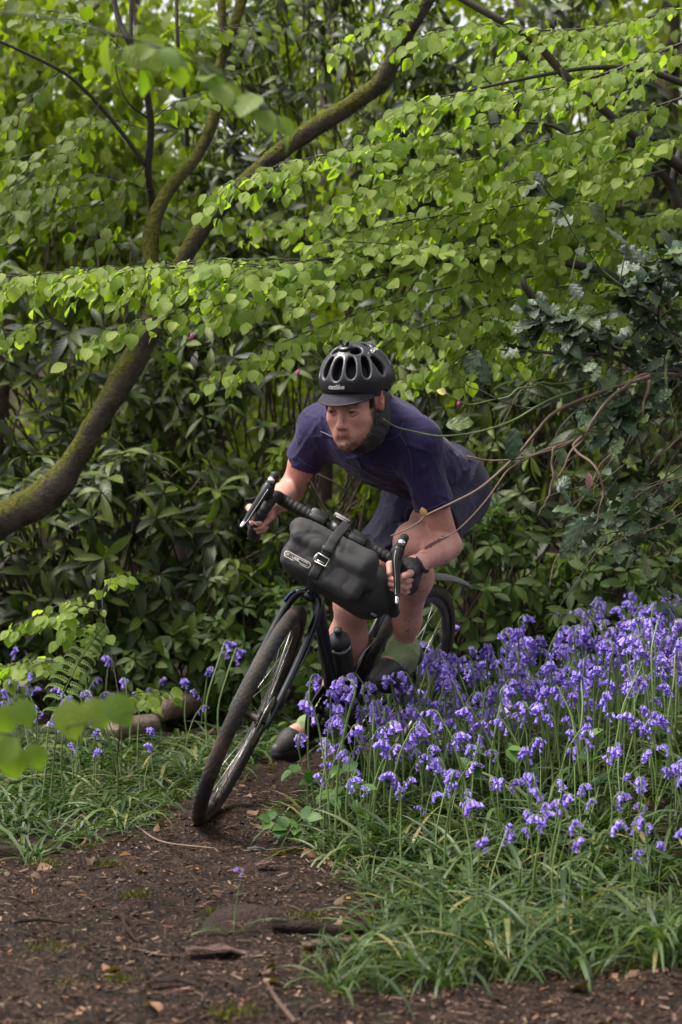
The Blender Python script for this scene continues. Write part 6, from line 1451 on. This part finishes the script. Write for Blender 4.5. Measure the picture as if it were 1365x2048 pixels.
# ------------------------------------------------------------------ clothes
def cloth_mat(name, c, c2, rough=.75, sheen=.12, scale=900):
    m, nt, b, out = nmat(name)
    n1 = noise_out(nt, 7, 4)
    nt.links.new(ramp(nt, n1, [(.3, c), (.7, c2)]), b.inputs['Base Color'])
    b.inputs['Roughness'].default_value = rough; b.inputs['Sheen Weight'].default_value = sheen; b.inputs['Sheen Roughness'].default_value = .4
    b.inputs['Specular IOR Level'].default_value = .25
    h = nd(nt, 'Math', {0: nd(nt, 'Math', {0: noise_out(nt, 13, 4, .55, dist=2.2), 1: nd(nt, 'Math', {0: nd(nt, 'Math', {0: noise_out(nt, 9, 2, .5, dist=3.0), 1: .5}, operation='SUBTRACT').outputs[0]}, operation='ABSOLUTE').outputs[0]}, operation='ADD').outputs[0], 1: nd(nt, 'Math', {0: noise_out(nt, scale, 1), 1: .12}, operation='MULTIPLY').outputs[0]}, operation='ADD').outputs[0]
    bump(nt, b, h, .32, .014)
    return m
M_JER = cloth_mat('navy violet jersey', (.017, .0115, .052), (.026, .018, .075))
M_SHO = cloth_mat('navy shorts', (.012, .010, .032), (.017, .014, .042))
def folds(P, D, amp, s=1.0):
    """creases: narrow ridged noise stretched along D"""
    D = unit(D); U = unit(np.cross(D, [0.3, .5, .8])); W = np.cross(D, U)
    q = np.stack([P @ D * 5 * s, P @ U * 19 * s, P @ W * 19 * s], -1)
    q = q + .5 * np.stack([vnoise(P, 8), vnoise(P + 3, 8), vnoise(P + 5, 8)], -1)
    r = np.abs(vnoise(q)); r2 = np.abs(vnoise(q * 1.9 + 11))
    return amp * 1.35 * (np.exp(-r * 10) * 1.0 + .55 * np.exp(-r2 * 9) - .4)
jer = torso(.006)
def sleeve(A, B, t, r0, r1): return [('+', cone(A, A + (B - A) * t, r0, r1), .05)]
jer += sleeve(RS, RE, .56, .064, .060) + sleeve(LS, LE, .64, .062, .062)
jer += [('+', cone(RS + TD * .02, NB, .05, .07), .05), ('+', cone(LS + TD * .02, NB, .05, .07), .05)]
for A, B, t in ((RS, RE, .52), (LS, LE, .60)):
    u = unit(B - A); e = A + (B - A) * t
    fr_ = np.stack([unit(np.cross(u, [0, 1, .3])), np.cross(u, unit(np.cross(u, [0, 1, .3]))), u], 1)
    jer += [('-', rbox(e + u * .05, (.088, .088, .05), .004, fr_), .003), ('-', cone(e - u * .022, e + u * .1, .0495, .051), .004)]
jer += [('-', ell(PE + SPN * .285 - TD * .06, (.3, .3, .15), TRm), .012)]
jer += [('-', cone(hw([0, -.05, -.10]), hw([0, .05, -.06]), .056, .055), .01)]
# cut the rounded sleeve ends flat
def jextra(P):
    r = folds(P, unit(SPN + TL * .5), .0055)
    dl = np.linalg.norm(P - (LS + (LE - LS) * .3), axis=-1); dr = np.linalg.norm(P - (RS + (RE - RS) * .3), axis=-1)
    a = np.exp(-(dl / .12) ** 2); c = np.exp(-(dr / .12) ** 2)
    bk = sstep((P - CH) @ TD, .02, .09) * .75
    return -(r * (1 - np.clip(a + c, 0, 1)) * (1 - bk) + a * folds(P, unit(LE - LS + TL * .03), .007, 1.1) + c * folds(P, unit(RE - RS - TL * .05), .006, 1.1)) - .0015 * fbm(P, 18, 2)
JV, JQ = surface(jer, .0046, jextra)
JV = relax(JV, JQ, 1, .25)
def used(V, Q):
    u = np.unique(Q); mp = np.full(len(V), -1); mp[u] = np.arange(len(u)); return V[u], mp[Q]
JV, JQ = used(JV, JQ)
jersey = add('jersey', (JV, JQ), M_JER, person)
jb = bvh_of(JV, JQ)
def on_j(x, y, off=.001):
    d = unit(px(x, y, 1.0) - px(0, 0, 0) * 0 - np.array([0, 0, H])); h = jb.ray_cast(Vector((0, 0, H)), Vector(d))
    return None if h[0] is None else np.array(h[0]) + np.array(h[1]) * off
def strip_on(pts, r, name, mat, par, flat=(1, .3)):
    P = [on_j(*p) for p in pts]; P = [p for p in P if p is not None]
    if len(P) > 2: add(name, tube(smooth_path(P, 16), r, 6, flat=flat), mat, par)
M_REFG = simple('grey reflective trim', (.05, .048, .07), .4)
strip_on([(643, 863), (650, 866), (658, 870), (668, 874)], .0042, 'reflective_strip', M_REFG, jersey, (1, .5))
strip_on([(716, 912), (722, 930), (730, 950), (742, 970), (752, 985)], .0022, 'zip', M_PLAST, jersey, (1, 1))
strip_on([(862, 822), (878, 829), (893, 838), (905, 850)], .0018, 'pocket_seam', simple('pale seam', (.17, .16, .2), .6), jersey, (1, 1))
M_SEAM = simple('jersey seam', (.05, .04, .10), .7)
for q_ in ([(829, 1018), (845, 1022), (865, 1016), (885, 1006), (903, 995)], [(597, 916), (610, 926), (625, 933), (640, 938)], [(712, 842), (740, 868), (775, 880), (800, 868), (806, 846)], [(800, 868), (818, 900), (824, 935), (826, 960)], [(905, 850), (925, 872), (945, 905), (955, 935)], [(880, 880), (905, 905), (925, 935)]):
    strip_on(q_, .0013, 'seam', M_SEAM, jersey, (1, 1))
strip_on([(915, 870), (919, 878), (921, 886)], .0035, 'orange_tab', simple('orange tab', (.45, .14, .04), .6), jersey, (1, .5))
sht = [('+', cone(LH, LH + (LK - LH) * .62, .106, .092), .06), ('+', cone(RH, RH + (RK - RH) * .66, .102, .088), .06),
       ('+', ell(PE + TD * -.002, (.172, .128, .155), TRm), .06), ('+', cone(LH + SPN * .05 + TD * .03, RH + SPN * .05 + TD * .03, .085, .085), .05)]
for A, B, t in ((LH, LK, .62), (RH, RK, .66)):
    u = unit(B - A); e = A + (B - A) * t; fr_ = np.stack([unit(np.cross(u, [0, 0, 1])), np.cross(u, unit(np.cross(u, [0, 0, 1]))), u], 1)
    sht += [('-', rbox(e + u * .1, (.125, .125, .1), .004, fr_), .003), ('-', cone(e - u * .02, e + u * .2, .074, .078), .004)]
SV, SQ = surface(sht, .006, lambda P: -folds(P, LK - LH, .007, .9))
SV, SQ = used(SV, SQ); SV = relax(SV, SQ, 1, .4)
add('shorts', (SV, SQ), M_SHO, person)
# socks and shoes
M_SOCK = cloth_mat('pale green sock', (.20, .25, .125), (.25, .31, .16), .85)
M_SHOE = simple('black shoe leather', (.018, .016, .017), .5, c2=(.028, .025, .026), scale=14, dirt=(.055, .042, .036), dscale=22, dlo=.5, dhi=.7, bmp=.2, bscale=120)
for an, K, ball, nm in ((LA, LK, LB, 'L'), (RAn, RK, RB_, 'R')):
    up = unit(K - an); top = an + up * .035; heel = an - np.array([0, 0, .055]) + np.array([.006, .012, 0])
    so_ = [('+', cone(top, an, .041, .043), .02), ('+', cone(an, heel, .043, .036), .03), ('+', cone(an + [0, 0, -.01], an + (ball - an) * .6 + [0, 0, .012], .046, .040), .03)]
    v, qd = surface(so_, .0045, lambda P: -.0012 * np.sin((P @ up) * 900) - folds(P, np.cross(up, [0, 1, 0]), .003, 1.6))
    add('sock', (v, qd), M_SOCK, person)
    toe = ball + FD * .085 - np.array([0, 0, .004]); hl = ball - FD * .175 + np.array([0, 0, .008])
    sh = [('+', cone(hl + [0, 0, .012], ball + [0, 0, .008], .033, .037), .02), ('+', cone(ball + [0, 0, .006], toe - [0, 0, .004], .037, .025), .03), ('+', cone(hl + [0, 0, .03], ball - FD * .07 + [0, 0, .026], .033, .028), .03),
          ('-', cone(an + up * .01, an + up * .1, .036, .05), .012)]
    v, qd = surface(sh, .005, lambda P: .0015 * fbm(P, 20, 2)); shoe = add('shoe', (v, qd), M_SHOE, person)
    sole = [('+', cone(hl - [0, 0, .020], ball - [0, 0, .026], .028, .037), .01), ('+', cone(ball - [0, 0, .026], toe - [0, 0, .014], .037, .024), .02), ('-', half(ball - [0, 0, .018], -np.array([0, 0, 1.0])), .004)]
    v, qd = surface(sole, .005); add('sole', (v, qd), M_RUBBER, shoe)
# gloves (fingerless): the palm and back of the hand
M_GLV = simple('black glove fabric', (.013, .012, .013), .7, c2=(.022, .020, .022), scale=40, bmp=.4, bscale=260)
gl = {'L': [('+', cone(px(826, 1135, 5.303), px(817, 1143, 5.288), .032, .036), .03), ('+', cone(px(826, 1140, 5.285), px(823, 1168, 5.270), .026, .024), .02), ('+', cone(px(815, 1140, 5.285), px(813, 1172, 5.270), .025, .023), .02),
            ('+', cone(px(828, 1143, 5.255), px(823, 1146, 5.222), .0145, .0130), .01), ('+', cone(px(824, 1158, 5.255), px(817, 1161, 5.235), .0140, .0125), .01), ('+', cone(px(822, 1170, 5.258), px(815, 1174, 5.238), .0135, .012), .01),
            ('+', cone(px(820, 1181, 5.264), px(814, 1184, 5.246), .0122, .011), .01), ('+', cone(px(812, 1136, 5.30), px(797, 1127, 5.277), .0172, .0150), .012)],
      'R': [('+', cone(px(530, 1023, 5.373), px(520, 1030, 5.355), .032, .036), .03), ('+', cone(px(512, 1021, 5.36), px(510, 1047, 5.345), .026, .024), .02), ('+', cone(px(522, 1027, 5.36), px(521, 1052, 5.345), .025, .023), .02),
            ('+', cone(px(499, 1019, 5.325), px(499, 1016, 5.29), .0145, .0130), .01), ('+', cone(px(502, 1038, 5.325), px(504, 1041, 5.30), .0140, .0125), .01), ('+', cone(px(506, 1050, 5.33), px(509, 1052, 5.306), .0135, .012), .01),
            ('+', cone(px(511, 1059, 5.335), px(514, 1060, 5.315), .0122, .011), .01), ('+', cone(px(530, 1022, 5.35), px(538, 1023, 5.325), .0172, .0150), .012)]}
gt = {'L': [(833, 1118, 5.29), (842, 1128, 5.275), (849, 1141, 5.268), (858, 1142, 5.262)], 'R': [(525, 1000, 5.37), (514, 1000, 5.35), (503, 1001, 5.34), (489, 1000, 5.335)]}
for kx in 'LR':
    v, qd = surface(gl[kx], .0032, lambda P: -.0012 * fbm(P, 90, 2)); v = relax(v, qd, 1, .3)
    g_ = add('glove', (v, qd), M_GLV, person)
    add('cuff_tab', tube(smooth_path([px(*p) for p in gt[kx]], 12), np.interp(np.linspace(0, 1, 12), [0, .6, 1], [.012, .010, .004]), 8, flat=(1, .3), ref=[0, -.5, 1]), M_GLV, g_)
# neck warmer
nw = [('+', cone(NB + np.array([0, -.01, -.005]), hw([0, -.02, -.075]), .088, .077), .03), ('+', cone(hw([0, -.03, -.03]), hw([-.012, .028, -.098]), .066, .045), .04), ('-', hell((0, .052, -.03), (.064, .062, .092)), .01)]
def nwx(P): return -.006 * np.exp(-np.abs(vnoise(np.stack([P[:, 0] * 9, P[:, 1] * 9, (P[:, 2] + .25 * P[:, 0]) * 46], -1))) * 4)
v, qd = surface(nw, .0045, nwx)
m, nt, b, out = nmat('black patterned neck warmer')
vo = nd(nt, 'TexVoronoi', {'Vector': nd(nt, 'TexCoord').outputs['Object'], 'Scale': 38.0})
rg = nd(nt, 'Math', {0: nd(nt, 'Math', {0: vo.outputs['Distance'], 1: 34.0}, operation='MULTIPLY').outputs[0]}, operation='SINE').outputs[0]
k1 = ramp(nt, rg, [(.80, (0, 0, 0)), (.95, (1, 1, 1))]); k2_ = ramp(nt, noise_out(nt, 17, 3), [(.52, (0, 0, 0)), (.58, (1, 1, 1))])
nt.links.new(mixc(nt, nd(nt, 'Math', {0: k1, 1: k2_}, operation='MULTIPLY').outputs[0], (.011, .009, .010), (.16, .14, .15)), b.inputs['Base Color']); b.inputs['Roughness'].default_value = .8
add('neck_warmer', (v, qd), m, person)
# cap with peak, under the helmet
M_CAP = cloth_mat('dark cap cloth', (.017, .014, .022), (.024, .020, .030), .8)
v, qd = surface([('+', hell((0, -.006, .036), (.0815, .1015, .092)), .01), ('-', half(hw([0, .06, .040]), HR @ unit([0, -.32, 1])), .004)], .005)
v, qd = used(v, qd)
cap = add('cap', (v, qd), M_CAP, person)
pk = []
for i, a in enumerate(np.linspace(-1.3, 1.3, 23)):
    e = max(0.0, math.cos(a * 1.2)) ** .75
    for j, t in enumerate(np.linspace(0, 1, 8)):
        r0 = np.array([.078 * math.sin(a), -.002 + .094 * math.cos(a), .058 - .016 * (1 - math.cos(a))])
        ex = .056 * e * t
        pk.append(r0 + np.array([.35 * math.sin(a) * ex, ex * .93, -.30 * ex - .016 * t * (a / 1.3) ** 2 - 3.2 * ex * ex]))
pk = np.array(pk); pk = np.array([hw(p) for p in pk]); pkn = HR @ np.array([0, .3, 1]); pk2 = pk - pkn * .003
i = np.arange(22)[:, None] * 8; j = np.arange(7)[None]; Q = np.stack([i + j, i + j + 1, i + 9 + j, i + 8 + j], -1).reshape(-1, 4)
bd = np.r_[np.arange(23) * 8 + 7]; bq = np.stack([bd[:-1], bd[1:], bd[1:] + len(pk), bd[:-1] + len(pk)], 1)
add('peak', (np.concatenate([pk, pk2]), np.concatenate([Q, Q[:, ::-1] + len(pk), bq])), M_CAP, cap)
# helmet: a shell with its vents cut through
KT = rotm([1, 0, 0], -.05)
def kw(q): return hw(KT @ np.asarray(q, float))
hel = [('+', hell((0, -.008, .077), (.0935, .121, .094), KT), .02), ('+', hell((0, -.070, .060), (.083, .062, .064), KT), .04)]
hel += [('-', half(hw([0, .10, .052]), HR @ unit([0, -.30, 1])), .012)]
hel += [('-', hell((0, -.012, .034), (.0825, .104, .094)), .006)]
def shell(az, el_, rr=1.0):
    d = np.array([math.sin(az) * math.cos(el_) * .0935, math.cos(az) * math.cos(el_) * .121, math.sin(el_) * .094]) * rr
    return KT @ (np.array([0, -.008, .077]) + d)
vents = []
def vent(az, e0, e1, r0, r1, lean=0.0, depth=.62):
    a0, a1 = az, az + lean
    p0, p1 = shell(a0, e0), shell(a1, e1); c = KT @ np.array([0, -.018, .06])
    f0, f1 = c + (p0 - c) * depth, c + (p1 - c) * depth
    # a flat capsule (two cones) reaching from below the surface to above it
    for t in np.linspace(0, 1, 6):
        o = shell(az + lean * t, e0 + (e1 - e0) * t, 1.12 if abs(az) < 1.9 else 1.4); i_ = c + (shell(az + lean * t, e0 + (e1 - e0) * t) - c) * (depth + .1)
        r = (r0 + (r1 - r0) * t) * (0.72 if t in (0.0, 1.0) else 1.0)
        vents.append(('-', hcone(o, i_, r * 1.12, r * .8), .006))
R_ = math.radians
for s in (1, -1):
    vent(R_(28) * s, R_(21), R_(50), .0140, .0118, R_(3) * s); vent(R_(56) * s, R_(17), R_(46), .0145, .0120, R_(8) * s)
    vent(R_(92) * s, R_(12), R_(38), .0185, .0150, R_(-8) * s); vent(R_(128) * s, R_(14), R_(40), .0135, .012, R_(4) * s)
    vent(R_(46) * s, R_(64), R_(68), .0135, .0135, R_(14) * s)
    vent(R_(160) * s, R_(20), R_(50), .012, .012); vent(R_(120) * s, R_(62), R_(66), .0125, .0125)
vent(0, R_(20), R_(50), .0150, .0128)
KV, KQ = surface(hel + vents, .0027); KV = relax(KV, KQ, 1, .4)
dv = np.abs(sdf_eval([(('+'), p, k) for o, p, k in vents], KV)); ds = np.abs(sdf_eval(hel[:2], KV))
rim = np.exp(-(dv / .0035) ** 2) * np.exp(-(ds / .006) ** 2)
inn = sstep(-sdf_eval(hel[:2], KV), .004, .012)
kcol = np.tile([.017, .016, .024], (len(KV), 1)); kcol = kcol * (1 - .9 * rim[:, None]) + np.array([.13, .125, .14]) * .9 * rim[:, None]
kcol = kcol * (1 - inn[:, None]) + np.array([.012, .011, .012]) * inn[:, None]
m, nt, b, out = nmat('satin black helmet shell')
cn = nd(nt, 'Attribute', attribute_name='Col').outputs['Color']
nt.links.new(mixc(nt, ramp(nt, noise_out(nt, 40, 5), [(.55, (0, 0, 0)), (.75, (.25, .25, .25))]), cn, (.07, .065, .07)), b.inputs['Base Color']); b.inputs['Roughness'].default_value = .36
M_HEL = m
helmet = add('helmet', (KV, KQ), M_HEL, person, col=kcol)
kb = bvh_of(KV, KQ)
def kax(az, el_):
    O = hw(shell(az, el_)); N_ = unit(HR @ (KT @ (shell(az, el_) - np.array([0, -.008, .077])))); up = HR @ np.array([0, 0, 1.0]); X = unit(np.cross(up, N_)); return O, X, np.cross(N_, X), N_
O, X, Yv, N_ = kax(R_(-1), R_(3)); O = O - HR[:, 2] * .0015
add('logo_lettering', decal('catlike', .0195, O, X, Yv, kb, .0012, 1, skew=.25), simple('white print', (.66, .62, .6), .5), helmet, smooth=False)
O, X, Yv, N_ = kax(R_(4), R_(60))
dd = [(-.009, .006), (.009, .006), (.007, -.003), (.003, -.006), (-.003, -.006), (-.007, -.003)]
di = [(x * .6, y * .5 + .001) for x, y in dd]; pv3 = np.array([(x, y, 0) for x, y in dd + di]); j = np.arange(6); k_ = (j + 1) % 6
add('emblem', decal('', 0, O, X, Yv, kb, .0012, 2, (pv3, np.concatenate([np.stack([j, 6 + k_, k_], 1), np.stack([j, 6 + j, 6 + k_], 1)]))), simple('white emblem', (.62, .6, .58), .5), helmet, smooth=False)
def kpath(pts, w, name, mat):   # strip on the shell through (az, el)
    V, Q = [], []
    for i, (a, e) in enumerate(pts):
        O, X, Yv, N_ = kax(a, e); O2, _, _, _ = kax(*(pts[i + 1] if i + 1 < len(pts) else pts[i])); O1, _, _, _ = kax(*(pts[i - 1] if i else pts[i]))
        t = unit(O2 - O1); bside = np.cross(N_, t)
        for s in (-1, 1):
            p = O + bside * w * s; h = kb.ray_cast(Vector(p + N_ * .04), Vector(-N_), .07); V.append((np.array(h[0]) if h[0] is not None else p) + N_ * .0012)
        if i: Q.append([2 * i - 2, 2 * i, 2 * i + 1, 2 * i - 1])
    add(name, (np.array(V), np.array(Q)), mat, helmet)
m, nt, b, out = nmat('white side print'); b.inputs['Roughness'].default_value = .5
wv = nd(nt, 'TexNoise', {'Vector': nd(nt, 'TexCoord').outputs['Object'], 'Scale': 260.0, 'Detail': 1.0}).outputs['Fac']
nt.links.new(ramp(nt, wv, [(.5, (.6, .58, .57)), (.54, (.05, .05, .055))]), b.inputs['Base Color'])
kpath([(R_(-78 - 6 * t), R_(46 + 3 * math.sin(t * .5))) for t in range(0, 10)], .0055, 'side_print', m)
# light mount on top, straps, hinge screw
tp = hw(shell(R_(0), R_(76))); nn_ = unit(tp - hw([0, -.02, .0])); xx = HR[:, 0]; yy = np.cross(nn_, xx)
mt_ = join([lathe([(.0, -.002), (.021, -.002), (.021, .004), (.019, .006), (0, .006)], 24, tp, nn_), tube(np.array([tp, tp + nn_ * .009]), .007, 10),
            tube(smooth_path([tp + nn_ * .006 + xx * .004, tp + nn_ * .013 + xx * .010, tp + nn_ * .021 + xx * .011, tp + nn_ * .026 + xx * .007], 10), .0052, 8, flat=(1, .6)),
            tube(smooth_path([tp + nn_ * .006 - xx * .004, tp + nn_ * .012 - xx * .010, tp + nn_ * .019 - xx * .011], 8), .0052, 8, flat=(1, .6))])
add('light_mount', mt_, M_PLAST, helmet)
for s in (1, -1):
    ear_f = [hw([.074 * s, .035, .05]), hw([.0745 * s, .033, .0]), hw([.069 * s, .026, -.05]), hw([.05 * s, .03, -.095])]
    add('strap', tube(smooth_path(ear_f, 14), .007, 6, flat=(1, .2), ref=HR[:, 1]), M_WEB, helmet)
    ear_b = [hw([.076 * s, -.03, .04]), hw([.0765 * s, -.025, -.01]), hw([.070 * s, .012, -.05])]
    add('strap', tube(smooth_path(ear_b, 10), .006, 6, flat=(1, .2), ref=HR[:, 1]), M_WEB, helmet)
# thin band on the right ankle seen past the bottle
